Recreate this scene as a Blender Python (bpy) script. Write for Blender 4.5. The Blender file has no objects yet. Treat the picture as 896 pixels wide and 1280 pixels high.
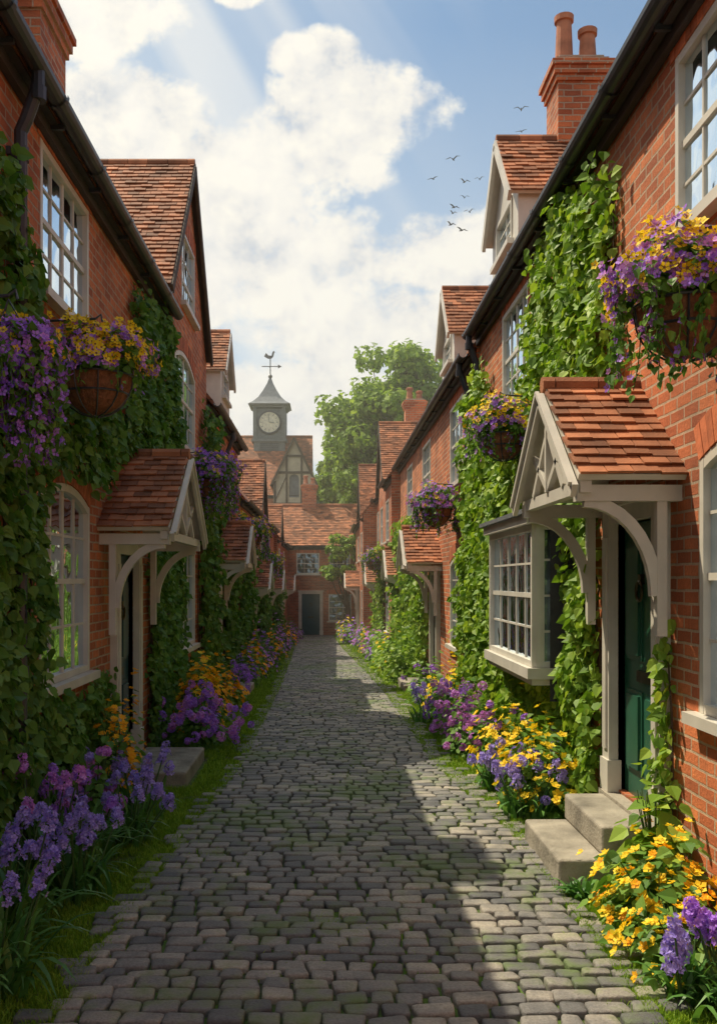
import bpy, math, random
import numpy as np
from mathutils import Vector, Matrix
rng=np.random.default_rng(11); random.seed(11)
scene=bpy.context.scene
A=np.array
def g(y): return -0.0235*np.clip(np.asarray(y,dtype=float)-12,0,36)
def gf(y): return float(g(y))

# ------------------------------------------------------------ materials
class NT:
    def __init__(s,tree): s.t=tree
    def n(s,typ,ins=None,**kw):
        nd=s.t.nodes.new(typ)
        for k,v in kw.items(): setattr(nd,k,v)
        if ins:
            for k,v in ins.items():
                sock=nd.inputs[k]
                if isinstance(v,bpy.types.NodeSocket): s.t.links.new(v,sock)
                else: sock.default_value=v
        return nd
    def math(s,op,a,b=0.0,c=None,clamp=False):
        nd=s.t.nodes.new('ShaderNodeMath'); nd.operation=op; nd.use_clamp=clamp
        for i,v in enumerate([a,b,c]):
            if v is None: continue
            if isinstance(v,bpy.types.NodeSocket): s.t.links.new(v,nd.inputs[i])
            else: nd.inputs[i].default_value=v
        return nd.outputs[0]
    def mix(s,f,a,b,mode='MIX'):
        nd=s.t.nodes.new('ShaderNodeMix'); nd.data_type='RGBA'; nd.blend_type=mode
        for sock,v in ((nd.inputs[0],f),(nd.inputs[6],a),(nd.inputs[7],b)):
            if isinstance(v,bpy.types.NodeSocket): s.t.links.new(v,sock)
            else: sock.default_value=v if not isinstance(v,tuple) or len(v)==4 else (*v,1)
        return nd.outputs[2]
    def ramp(s,f,stops):
        nd=s.t.nodes.new('ShaderNodeValToRGB'); s.t.links.new(f,nd.inputs[0])
        e=nd.color_ramp.elements
        while len(e)<len(stops): e.new(0.5)
        for i,(p,c) in enumerate(stops):
            e[i].position=p; e[i].color=(*c,1) if len(c)==3 else c
        return nd.outputs[0]
    def noise(s,vec,scale,detail=4,rough=0.55):
        nd=s.n('ShaderNodeTexNoise',{'Scale':scale,'Detail':detail,'Roughness':rough})
        if vec is not None: s.t.links.new(vec,nd.inputs['Vector'])
        return nd.outputs[0]
def newmat(name):
    m=bpy.data.materials.new(name); m.use_nodes=True
    m.node_tree.nodes.clear(); nt=NT(m.node_tree)
    nt.out=nt.n('ShaderNodeOutputMaterial')
    nt.geo=nt.n('ShaderNodeNewGeometry'); nt.pos=nt.geo.outputs['Position']; nt.rnd=nt.geo.outputs['Random Per Island']
    return m,nt
def finish(nt,base,rough=0.6,height=None,bd=0.01,bs=1.0,metal=0.0,spec=0.5):
    ins={'Base Color':base if isinstance(base,bpy.types.NodeSocket) else (*base,1),'Roughness':rough,'Metallic':metal,'Specular IOR Level':spec}
    p=nt.n('ShaderNodeBsdfPrincipled',ins)
    if height is not None:
        b=nt.n('ShaderNodeBump',{'Height':height,'Distance':bd,'Strength':bs})
        nt.t.links.new(b.outputs[0],p.inputs['Normal'])
    nt.t.links.new(p.outputs[0],nt.out.inputs[0]); return p

def brick_mat(name,c1,c2,cm,dark=0.60):
    m,nt=newmat(name)
    sep=nt.n('ShaderNodeSeparateXYZ',{0:nt.pos})
    wob=nt.noise(nt.pos,6,2)
    u=nt.math('ADD',sep.outputs[0],sep.outputs[1])
    u=nt.math('ADD',u,nt.math('MULTIPLY',wob,0.014))
    v=nt.math('ADD',sep.outputs[2],nt.math('MULTIPLY',nt.noise(nt.pos,4.3,2),0.016))
    vec=nt.n('ShaderNodeCombineXYZ',{0:u,1:v,2:0.0}).outputs[0]
    br=nt.n('ShaderNodeTexBrick',{'Vector':vec,'Color1':(*c1,1),'Color2':(*c2,1),'Mortar':(*cm,1),'Scale':1.0,'Mortar Size':0.0095,'Mortar Smooth':0.25,'Bias':-0.05,'Brick Width':0.225,'Row Height':0.081})
    br2=nt.n('ShaderNodeTexBrick',{'Vector':vec,'Color1':(1.25,1.2,1.15,1),'Color2':(.55,.55,.62,1),'Mortar':(1,1,1,1),'Scale':1.0,'Mortar Size':0.0095,'Mortar Smooth':0.25,'Bias':-0.35,'Brick Width':0.225,'Row Height':0.081},offset=0.5)
    n1=nt.noise(nt.pos,1.1,5); n2=nt.noise(nt.pos,45,5,0.7); n3=nt.noise(nt.pos,9,3)
    c=nt.mix(nt.math('MULTIPLY',nt.math('MULTIPLY',n3,0.55),nt.math('SUBTRACT',1.0,br.outputs[1])),br.outputs[0],(c2[0]*0.5,c2[1]*0.55,c2[2]*0.7))
    c=nt.mix(0.45,c,br2.outputs[0],'MULTIPLY')
    st=nt.ramp(n1,[(0.3,(dark,dark,dark)),(0.65,(1.15,1.1,1.02))])
    c=nt.mix(1.0,c,st,'MULTIPLY')
    c=nt.mix(0.5,c,nt.ramp(n2,[(0.3,(0.6,0.6,0.6)),(0.7,(1.3,1.25,1.2))]),'MULTIPLY')
    h=nt.math('SUBTRACT',nt.math('MULTIPLY',n2,0.4),br.outputs[1])
    finish(nt,c,0.85,h,0.018,1.0); return m
MBRICK=brick_mat('red_brick',(0.80,0.265,0.105),(0.53,0.145,0.058),(0.58,0.43,0.31))
MBRICK2=brick_mat('red_brick_far',(0.68,0.240,0.115),(0.48,0.145,0.070),(0.48,0.36,0.27))
def simple(name,c,rough=0.6,nscale=8,var=0.25,bump=0.003,metal=0,island=0.0,spec=0.5,fine=60):
    m,nt=newmat(name)
    n1=nt.noise(nt.pos,nscale,5); n2=nt.noise(nt.pos,fine,4)
    col=nt.mix(1.0,(*c,1),nt.ramp(n1,[(0.3,(1-var,)*3),(0.7,(1+var*0.4,)*3)]),'MULTIPLY')
    if island>0:
        col=nt.mix(1.0,col,nt.ramp(nt.rnd,[(0,(1-island,1-island*1.05,1-island*1.1)),(1,(1+island*0.7,1+island*0.6,1+island*0.5))]),'MULTIPLY')
    finish(nt,col,rough,n2,bump,0.8,metal,spec); return m
MVOUS=simple('brick_voussoir',(0.62,0.185,0.078),0.85,12,0.3,0.004,island=0.35)
MMORT=simple('mortar',(0.45,0.34,0.26),0.95)
MTILE=simple('clay_roof_tile',(0.43,0.170,0.078),0.75,3,0.5,0.006,island=0.5)
MPAINT=simple('cream_paint',(0.68,0.64,0.56),0.45,3,0.18,0.001)
MSTONE=simple('step_stone',(0.40,0.36,0.29),0.85,3,0.55,0.014,fine=35)
MMETAL=simple('cast_iron_black',(0.045,0.053,0.066),0.38,6,0.3,0.001,spec=0.6)
MDOOR=simple('green_door_paint',(0.028,0.125,0.075),0.32,4,0.25,0.0008)
MDOORB=simple('teal_door_paint',(0.045,0.105,0.115),0.35,4,0.25,0.0008)
MBRASS=simple('aged_brass',(0.12,0.10,0.06),0.35,6,0.3,0.0005,metal=0.9)
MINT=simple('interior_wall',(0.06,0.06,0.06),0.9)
MCURT=simple('curtain_cloth',(0.36,0.35,0.33),0.9)
MBARK=simple('bark',(0.10,0.07,0.045),0.95,6,0.5,0.02)
MCOCO=simple('coir_liner',(0.30,0.125,0.06),0.95,20,0.5,0.015)
MSTEM=simple('stem_green',(0.06,0.13,0.03),0.7)
MLEAD=simple('lead_grey',(0.17,0.185,0.20),0.5,5,0.3,0.002)
MTOWER=simple('tower_slate_paint',(0.17,0.19,0.185),0.55,4,0.3,0.002)
MPLAST=simple('pale_plaster',(0.58,0.53,0.42),0.9,2,0.3,0.004)
MTIMB=simple('dark_timber',(0.10,0.08,0.06),0.8,6,0.3,0.004)
MFASC=simple('fascia_dark',(0.05,0.045,0.045),0.6,6,0.3,0.002)
MBIRD=simple('bird_feather',(0.03,0.03,0.035),0.8)
MCLOCK=simple('clock_dial',(0.82,0.77,0.60),0.5)
MPOT=simple('chimney_pot_clay',(0.48,0.18,0.095),0.75,5,0.35,0.004)

def roof_mat():
    m,nt=newmat('tiled_roof')
    sep=nt.n('ShaderNodeSeparateXYZ',{0:nt.pos})
    vec=nt.n('ShaderNodeCombineXYZ',{0:sep.outputs[1],1:nt.math('MULTIPLY',sep.outputs[2],1.3),2:0.0}).outputs[0]
    br=nt.n('ShaderNodeTexBrick',{'Vector':vec,'Color1':(0.40,0.16,0.08,1),'Color2':(0.24,0.09,0.045,1),'Mortar':(0.05,0.03,0.02,1),'Scale':1.0,'Mortar Size':0.006,'Brick Width':0.17,'Row Height':0.11})
    finish(nt,br.outputs[0],0.8,nt.math('SUBTRACT',1.0,br.outputs[1]),0.02); return m
MROOF=roof_mat()

def glass_mat():
    m,nt=newmat('window_glass')
    bmp=nt.n('ShaderNodeBump',{'Height':nt.noise(nt.pos,3.0,1),'Distance':0.03,'Strength':0.5})
    fr=nt.n('ShaderNodeFresnel',{'IOR':1.6,'Normal':bmp.outputs[0]})
    gl=nt.n('ShaderNodeBsdfGlossy',{'Color':(0.72,0.84,0.95,1),'Roughness':0.03,'Normal':bmp.outputs[0]})
    tr=nt.n('ShaderNodeBsdfTransparent',{'Color':(0.50,0.60,0.64,1)})
    f=nt.math('ADD',nt.math('MULTIPLY',fr.outputs[0],0.9),0.12,clamp=True)
    mx=nt.n('ShaderNodeMixShader',{0:f,1:tr.outputs[0],2:gl.outputs[0]})
    nt.t.links.new(mx.outputs[0],nt.out.inputs[0]); return m
MGLASS=glass_mat()

def leaf_mat(name,ca,cb,cc,trans=0.35,rough=0.5,big=2.5):
    m,nt=newmat(name)
    f=nt.math('ADD',nt.math('MULTIPLY',nt.rnd,0.65),nt.math('MULTIPLY',nt.noise(nt.pos,big,3),0.5))
    c=nt.ramp(f,[(0.15,ca),(0.55,cb),(0.95,cc)])
    p=nt.n('ShaderNodeBsdfPrincipled',{'Base Color':c,'Roughness':rough,'Specular IOR Level':0.3})
    t=nt.n('ShaderNodeBsdfTranslucent',{'Color':nt.mix(1.0,c,(1.3,1.3,0.6,1),'MULTIPLY')})
    mx=nt.n('ShaderNodeMixShader',{0:trans,1:p.outputs[0],2:t.outputs[0]})
    nt.t.links.new(mx.outputs[0],nt.out.inputs[0]); return m
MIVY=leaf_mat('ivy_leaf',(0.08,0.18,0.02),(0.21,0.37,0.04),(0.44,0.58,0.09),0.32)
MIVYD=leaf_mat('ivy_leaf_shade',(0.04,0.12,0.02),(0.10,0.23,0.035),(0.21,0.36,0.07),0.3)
MLEAF=leaf_mat('garden_leaf',(0.06,0.15,0.025),(0.13,0.28,0.045),(0.25,0.42,0.08),0.3)
MSTRAP=leaf_mat('strap_leaf',(0.045,0.14,0.035),(0.10,0.25,0.055),(0.19,0.38,0.09),0.25,0.35)
MGRASS=leaf_mat('grass_blade',(0.10,0.21,0.015),(0.21,0.37,0.03),(0.36,0.50,0.06),0.35,0.6)
MTREE=leaf_mat('tree_leaf',(0.10,0.18,0.025),(0.22,0.35,0.045),(0.40,0.52,0.11),0.45,0.6,0.6)
def petal(name,a,b): return leaf_mat(name,a,tuple((x+y)/2 for x,y in zip(a,b)),b,0.25,0.6,8)
PPUR=petal('petal_purple',(0.28,0.08,0.72),(0.60,0.32,1.0))
PVIO=petal('petal_magenta_violet',(0.50,0.12,0.68),(0.80,0.40,0.95))
PBLU=petal('petal_blue_violet',(0.26,0.17,0.76),(0.56,0.46,1.0))
PYEL=petal('petal_yellow',(0.96,0.58,0.01),(1.0,0.84,0.06))
PORA=petal('petal_orange',(0.95,0.38,0.01),(1.0,0.60,0.02))

def sett_mat():
    m,nt=newmat('cobble_sett')
    n1=nt.noise(nt.pos,7,5); n2=nt.noise(nt.pos,70,5,0.7); n3=nt.noise(nt.pos,0.9,4)
    c=nt.ramp(nt.rnd,[(0,(0.13,0.135,0.145)),(0.5,(0.24,0.235,0.23)),(0.85,(0.34,0.32,0.29)),(1,(0.44,0.405,0.35))])
    c=nt.mix(1.0,c,nt.ramp(n1,[(0.3,(0.62,0.63,0.66)),(0.7,(1.25,1.2,1.12))]),'MULTIPLY')
    c=nt.mix(0.7,c,nt.ramp(n2,[(0.3,(0.5,0.5,0.5)),(0.7,(1.35,1.35,1.35))]),'MULTIPLY')
    mo=nt.ramp(nt.math('MULTIPLY',n3,nt.math('ADD',n1,0.4)),[(0.45,(0,0,0)),(0.60,(0.75,0.75,0.75))])
    c=nt.mix(mo,c,(0.11,0.18,0.035,1))
    finish(nt,c,nt.ramp(n1,[(.3,(.42,.42,.42)),(.7,(.7,.7,.7))]),nt.math('ADD',n2,n1),0.009,0.9,spec=0.5); return m
MSETT=sett_mat()
def ground_mat():
    m,nt=newmat('soil_and_grass')
    n1=nt.noise(nt.pos,1.5,5); n2=nt.noise(nt.pos,25,5)
    c=nt.mix(nt.ramp(n1,[(0.45,(0,0,0)),(0.7,(1,1,1))]),(0.10,0.17,0.025,1),(0.10,0.085,0.04,1))
    c=nt.mix(1.0,c,nt.ramp(n2,[(0.3,(0.5,0.5,0.5)),(0.7,(1.2,1.2,1.2))]),'MULTIPLY')
    finish(nt,c,0.95,n2,0.03); return m
MGROUND=ground_mat()
def joint_mat():
    m,nt=newmat('mossy_joint')
    n1=nt.noise(nt.pos,1.2,4); n2=nt.noise(nt.pos,40,5)
    c=nt.mix(nt.ramp(n1,[(0.36,(0,0,0)),(0.52,(1,1,1))]),(0.04,0.038,0.032,1),(0.085,0.15,0.02,1))
    finish(nt,c,0.95,n2,0.01); return m
MJOINT=joint_mat()

# ------------------------------------------------------------ mesh builder
def nrmz(a): return a/np.maximum(np.linalg.norm(a,axis=-1,keepdims=True),1e-9)
class Fr:
    def __init__(s,o,u,d):
        s.o=A(o,float); s.u=A(u,float); s.d=A(d,float)
        s.flip=np.cross(s.u,s.d)[2]<0
    def P(s,u,d,z): return s.o+s.u*u+s.d*d+A([0,0,z],float)
WORLD=Fr((0,0,0),(1,0,0),(0,1,0))
class MB:
    def __init__(s): s.V=[];s.L=[];s.T=[];s.M=[];s.n=0
    def arr(s,V,F,m=0):
        V=np.asarray(V,float); F=np.asarray(F)
        s.V.append(V); s.L.append((F+s.n).reshape(-1)); s.T.append(np.full(len(F),F.shape[1])); s.M.append(np.full(len(F),m)); s.n+=len(V)
    def poly(s,pts,m=0,flip=False):
        F=np.arange(len(pts)); F=F[::-1] if flip else F
        s.arr(pts,[F],m)
    def fq(s,fr,pts,m=0): s.poly([fr.P(*p) for p in pts],m,fr.flip)
    def hexa(s,P,m=0,flip=False):
        F=A([[0,3,2,1],[4,5,6,7],[0,1,5,4],[1,2,6,5],[2,3,7,6],[3,0,4,7]])
        if flip: F=F[:,::-1]
        s.arr(P,F,m)
    def box(s,fr,u0,u1,d0,d1,z0,z1,m=0):
        s.hexa([fr.P(u0,d0,z0),fr.P(u1,d0,z0),fr.P(u1,d1,z0),fr.P(u0,d1,z0),fr.P(u0,d0,z1),fr.P(u1,d0,z1),fr.P(u1,d1,z1),fr.P(u0,d1,z1)],m,fr.flip)
    def beam(s,p,q,a,b,m=0,ref=(0,0,1)):
        p=A(p,float);q=A(q,float);t=nrmz(q-p);r=A(ref,float)
        if abs(np.dot(t,r))>0.98: r=A([1,0,0.])
        x=nrmz(np.cross(t,r)); y=np.cross(x,t)
        o=[-x*a/2-y*b/2,x*a/2-y*b/2,x*a/2+y*b/2,-x*a/2+y*b/2]
        s.hexa([p+k for k in o]+[q+k for k in o],m)
    def tube(s,pts,r,n=8,m=0,cap=True):
        pts=A(pts,float); k=len(pts)
        r=np.full(k,r) if np.isscalar(r) else A(r,float)
        T=np.zeros_like(pts); T[1:-1]=pts[2:]-pts[:-2]; T[0]=pts[1]-pts[0]; T[-1]=pts[-1]-pts[-2]; T=nrmz(T)
        ref=A([0.13,0.31,0.94]); 
        if abs(np.dot(T[0],nrmz(ref)))>0.9: ref=A([0.94,0.31,0.1])
        X=nrmz(np.cross(T,ref)); Y=np.cross(T,X)
        a=np.arange(n)/n*2*math.pi
        V=pts[:,None]+r[:,None,None]*(np.cos(a)[None,:,None]*X[:,None]+np.sin(a)[None,:,None]*Y[:,None])
        F=[[i*n+j,i*n+(j+1)%n,(i+1)*n+(j+1)%n,(i+1)*n+j] for i in range(k-1) for j in range(n)]
        s.arr(V.reshape(-1,3),F,m)
        if cap:
            s.poly(V[0],m,False); s.poly(V[-1],m,True)
    def revolve(s,c,prof,n=14,m=0):
        c=A(c,float); a=np.arange(n)/n*2*math.pi
        V=[c+A([r*math.cos(t),r*math.sin(t),z]) for r,z in prof for t in a]
        k=len(prof)
        F=[[i*n+j,i*n+(j+1)%n,(i+1)*n+(j+1)%n,(i+1)*n+j] for i in range(k-1) for j in range(n)]
        s.arr(V,F,m); 
        s.poly(V[:n],m,True); s.poly(V[-n:],m)
    def build(s,name,mats,parent=None,smooth=False):
        me=bpy.data.meshes.new(name)
        V=np.concatenate(s.V); L=np.concatenate(s.L); T=np.concatenate(s.T); M=np.concatenate(s.M)
        me.vertices.add(len(V)); me.vertices.foreach_set('co',V.astype(np.float32).ravel())
        me.loops.add(len(L)); me.loops.foreach_set('vertex_index',L.astype(np.int32))
        me.polygons.add(len(T)); st=np.concatenate([[0],np.cumsum(T)[:-1]])
        me.polygons.foreach_set('loop_start',st.astype(np.int32))
        try: me.polygons.foreach_set('loop_total',T.astype(np.int32))
        except Exception: pass
        for mt in mats: me.materials.append(mt)
        me.polygons.foreach_set('material_index',M.astype(np.int32))
        me.polygons.foreach_set('use_smooth',np.full(len(T),smooth))
        me.update(calc_edges=True); me.validate()
        ob=bpy.data.objects.new(name,me); scene.collection.objects.link(ob)
        if parent is not None:
            ob.parent=parent; ob.matrix_parent_inverse=Matrix.Translation(-Vector(parent.location))
        return ob
def empty(name,loc):
    e=bpy.data.objects.new(name,None); e.location=loc; scene.collection.objects.link(e); e.empty_display_size=0.3; return e

LEAFV=A([[0,0,0],[-.36,.10,.06],[-.42,.42,.08],[0,1,-.08],[.42,.42,.08],[.36,.10,.06]],float)
LEAFF=A([[0,3,2,1],[0,5,4,3]])
_p=[];_f=[]
for i in range(5):
    a=i*2*math.pi/5; ca,sa=math.cos(a),math.sin(a)
    for (x,y,z) in [(0.05,0,0),(0.32,-0.20,0.10),(0.52,0,0.16),(0.32,0.20,0.10)]:
        _p.append([x*ca-y*sa,x*sa+y*ca,z])
    _f.append([4*i,4*i+1,4*i+2,4*i+3])
PETV=A(_p);PETF=A(_f)
CENV=A([[-.1,-.1,.06],[.1,-.1,.06],[.1,.1,.06],[-.1,.1,.06]]);CENF=A([[0,1,2,3]])
def inst(mb,TV,TF,pos,n,t,size,m=0):
    N=len(pos)
    if N==0: return
    n=nrmz(n); t=nrmz(t-(t*n).sum(1,keepdims=True)*n+1e-6); x=np.cross(t,n)
    V=pos[:,None]+size[:,None,None]*(TV[None,:,0:1]*x[:,None]+TV[None,:,1:2]*t[:,None]+TV[None,:,2:3]*n[:,None])
    F=TF[None]+(np.arange(N)*len(TV))[:,None,None]
    mb.arr(V.reshape(-1,3),F.reshape(-1,TF.shape[1]),m)
def rv(N,s=1.0): return rng.normal(0,s,(N,3))
def florets(mb,pos,n,size,m,mc=None):
    N=len(pos); t=rv(N)
    inst(mb,PETV,PETF,pos,n,t,size,m)
    if mc is not None: inst(mb,CENV,CENF,pos,n,t,size,mc)

def tiles(mb,P0,U,V,N,Lu,Lv,m=0,w=0.165,e=0.105):
    P0=A(P0,float);U=nrmz(A(U,float));V=nrmz(A(V,float));N=nrmz(A(N,float))
    rows=max(1,int(round(Lv/e))); e=Lv/rows; a=[];b=[];v=[];
    for i in range(rows):
        x=-(i%2)*w*0.5
        while x<Lu:
            x0=max(x,0)+0.003;x1=min(x+w,Lu)-0.003
            if x1-x0>0.03: a.append(x0);b.append(x1);v.append(i*e)
            x+=w
    a=A(a);b=A(b);v=A(v);K=len(a)
    j=rng.normal(0,0.004,K); h=rng.normal(0.032,0.004,K); h2=0.008
    v0=v-0.015+j; v1=np.minimum(v+e*1.35,Lv)
    def pt(u,vv,n): return P0+u[:,None]*U+vv[:,None]*V+(n[:,None] if not np.isscalar(n) else n)*N
    th=0.018
    Vt=np.stack([pt(a,v0,h-th),pt(b,v0,h+rng.normal(0,.002,K)-th),pt(b,v1,h2-th+0*a),pt(a,v1,h2-th+0*a),pt(a,v0,h),pt(b,v0,h+rng.normal(0,.002,K)),pt(b,v1,h2+0*a),pt(a,v1,h2+0*a)],1)
    F=A([[0,3,2,1],[4,5,6,7],[0,1,5,4],[1,2,6,5],[2,3,7,6],[3,0,4,7]])
    if np.dot(np.cross(U,V),N)<0: F=F[:,::-1]
    mb.arr(Vt.reshape(-1,3),(F[None]+(np.arange(K)*8)[:,None,None]).reshape(-1,4),m)

def gable_roof(mb,fr,uc,half,df,db,ze,zr,mt=0,mw=1,ov=0.0,verge=True):
    sl=(zr-ze)/half; h2=half+ov; ze2=zr-sl*h2; L=math.hypot(h2,zr-ze2)
    for sg in (-1,1):
        P0=fr.P(uc+sg*h2,db,ze2); U=fr.d; V=fr.P(uc,db,zr)-P0
        N=fr.u*sg*(zr-ze2)+A([0,0,h2])
        tiles(mb,P0+nrmz(N)*0.03,U,V,N,df-db,L,mt)
        n=nrmz(N)*0.035
        a=[fr.P(uc+sg*h2,db,ze2),fr.P(uc+sg*h2,df-0.02,ze2),fr.P(uc,df-0.02,zr),fr.P(uc,db,zr)]
        mb.hexa([p-n*0.2 for p in a]+[p+n for p in a],mw)
        if verge:
            mb.beam(fr.P(uc+sg*h2,df+0.0,ze2-0.03),fr.P(uc,df+0.0,zr-0.03),0.045,0.13,mw,ref=(0,0,1))
    d=db
    while d<df:
        e=min(d+0.3,df+0.01)
        mb.tube([fr.P(uc,d,zr+0.045),fr.P(uc,e-0.008,zr+0.045)],0.06,8,mt); d+=0.3

def wall(mb,fr,u0,u1,z0,top,ops,m=0,rev=0.14,brk=()):
    br=sorted(set([u0,u1]+[x for x in brk]+[o[0] for o in ops]+[o[1] for o in ops]))
    br=[b for b in br if u0-1e-6<=b<=u1+1e-6]
    for a,b in zip(br[:-1],br[1:]):
        c=(a+b)/2; os=sorted([o for o in ops if o[0]<c<o[1]],key=lambda o:o[2])
        z=z0
        for o in os:
            if o[2]>z+1e-4: mb.fq(fr,[(a,0,z),(b,0,z),(b,0,o[2]),(a,0,o[2])],m)
            z=o[3]
        mb.fq(fr,[(a,0,z),(b,0,z),(b,0,top(b-1e-6)),(a,0,top(a+1e-6))],m)
    for o in ops:
        a,b,c,d=o[:4]; ri=o[4] if len(o)>4 else 0
        zs=d-ri
        mb.fq(fr,[(a,0,c),(a,-rev,c),(a,-rev,zs),(a,0,zs)],m)
        mb.fq(fr,[(b,0,c),(b,0,zs),(b,-rev,zs),(b,-rev,c)],m)
        mb.fq(fr,[(a,0,c),(b,0,c),(b,-rev,c),(a,-rev,c)],m)
        if ri<=0: mb.fq(fr,[(a,0,d),(a,-rev,d),(b,-rev,d),(b,0,d)],m)
        else:
            pts=arcpts(a,b,d,ri,10)
            for (x0,y0),(x1,y1) in zip(pts[:-1],pts[1:]):
                mb.fq(fr,[(x0,0,y0),(x1,0,y1),(x1,0,d+1e-4),(x0,0,d+1e-4)],m)
                mb.fq(fr,[(x0,0,y0),(x0,-rev,y0),(x1,-rev,y1),(x1,0,y1)],m)
def arcpts(a,b,d,ri,n,off=0.0):
    w=(b-a)/2; R=(w*w+ri*ri)/(2*ri); th=math.asin(min(1,w/R)); zc=d-R; uc=(a+b)/2
    return [(uc+(R+off)*math.sin(t),zc+(R+off)*math.cos(t)) for t in np.linspace(-th,th,n+1)]
def header(mb,fr,o,mv=0,mm=1):
    a,b,c,d=o[:4]; ri=o[4] if len(o)>4 else 0
    if ri<=0:
        a-=0.08;b+=0.08
        mb.box(fr,a,b,-0.01,0.003,d+0.002,d+0.226,mm)
        n=int((b-a)/0.083); w=(b-a)/n
        for i in range(n): mb.box(fr,a+i*w+0.004,a+(i+1)*w-0.004,0,0.009+random.uniform(0,.003),d+0.004,d+0.222,mv)
    else:
        n=int((b-a)*1.05/0.083); pi=arcpts(a,b,d,ri,n,0.004); po=arcpts(a,b,d,ri,n,0.215)
        for i in range(n):
            def lp(p,q,t): return (p[0]+(q[0]-p[0])*t,p[1]+(q[1]-p[1])*t)
            i0=lp(pi[i],pi[i+1],.05);i1=lp(pi[i],pi[i+1],.95);o0=lp(po[i],po[i+1],.04);o1=lp(po[i],po[i+1],.96)
            dd=0.011+random.uniform(0,.003)
            q=[i0,i1,o1,o0]
            mb.hexa([fr.P(x,-0.002,y) for x,y in q]+[fr.P(x,dd,y) for x,y in q],mv)
            q=[pi[i],pi[i+1],po[i+1],po[i]]
            mb.fq(fr,[(x,0.004,y) for x,y in q],mm)

def window(mb,fr,o,cols=3,rows=4,proud=0.006,sash=True,curt=True,sill=True,room=0.8):
    a,b,c,d=o[:4]; ri=o[4] if len(o)>4 else 0
    t=0.055; f0,f1=-0.10,proud
    mb.box(fr,a+.001,a+t,f0,f1,c,d-ri*0.9,0); mb.box(fr,b-t,b-.001,f0,f1,c,d-ri*0.9,0)
    mb.box(fr,a+t,b-t,f0,f1-.003,c,c+t,0)
    if ri<=0: mb.box(fr,a+t,b-t,f0,f1-.003,d-t,d-.001,0)
    else:
        po=arcpts(a,b,d,ri,10,-0.003);pi=arcpts(a,b,d,ri,10,-t-.01)
        for i in range(10):
            q=[pi[i],pi[i+1],po[i+1],po[i]]
            mb.hexa([fr.P(x,f0,y) for x,y in q]+[fr.P(x,f1-.002,y) for x,y in q],0)
    ia,ib,ic,idd=a+t,b-t,c+t,d-t
    for i in range(1,cols):
        u=ia+(ib-ia)*i/cols; w=0.010 if not (cols%2==0 and i==cols//2 and cols>=4) else 0.020
        mb.box(fr,u-w,u+w,-0.045,-0.025,ic,idd,0)
    for j in range(1,rows):
        z=ic+(idd-ic)*j/rows; big=sash and j==rows//2
        h=0.022 if big else 0.010
        mb.box(fr,ia,ib,-0.046 if big else -0.044,-0.018 if big else -0.027,z-h,z+h,0)
    mb.fq(fr,[(a,-0.038,c),(b,-0.038,c),(b,-0.038,d),(a,-0.038,d)],1)
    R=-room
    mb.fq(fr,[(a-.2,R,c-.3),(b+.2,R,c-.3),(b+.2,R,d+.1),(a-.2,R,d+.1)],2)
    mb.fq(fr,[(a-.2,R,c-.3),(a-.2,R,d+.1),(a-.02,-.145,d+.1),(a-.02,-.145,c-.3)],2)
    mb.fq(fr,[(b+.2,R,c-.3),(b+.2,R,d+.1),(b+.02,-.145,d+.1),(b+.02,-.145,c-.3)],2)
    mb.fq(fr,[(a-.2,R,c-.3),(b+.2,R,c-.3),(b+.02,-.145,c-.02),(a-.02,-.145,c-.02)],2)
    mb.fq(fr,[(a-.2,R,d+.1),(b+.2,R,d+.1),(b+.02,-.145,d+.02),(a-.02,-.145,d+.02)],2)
    if curt:
        W=b-a
        for s0,s1 in ((a+.02,a+W*0.20),(b-W*0.20,b-.02)):
            k=14; us=np.linspace(s0,s1,k); ds=-0.19+0.02*np.sin(np.arange(k)*1.9+random.random()*3)
            for i in range(k-1): mb.fq(fr,[(us[i],ds[i],c),(us[i+1],ds[i+1],c),(us[i+1],ds[i+1],d),(us[i],ds[i],d)],3)
    if sill:
        mb.box(fr,a-.07,b+.07,-0.02,0.085,c-.07,c-.002,0)
WM=[MPAINT,MGLASS,MINT,MCURT,MSTONE]

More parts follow.
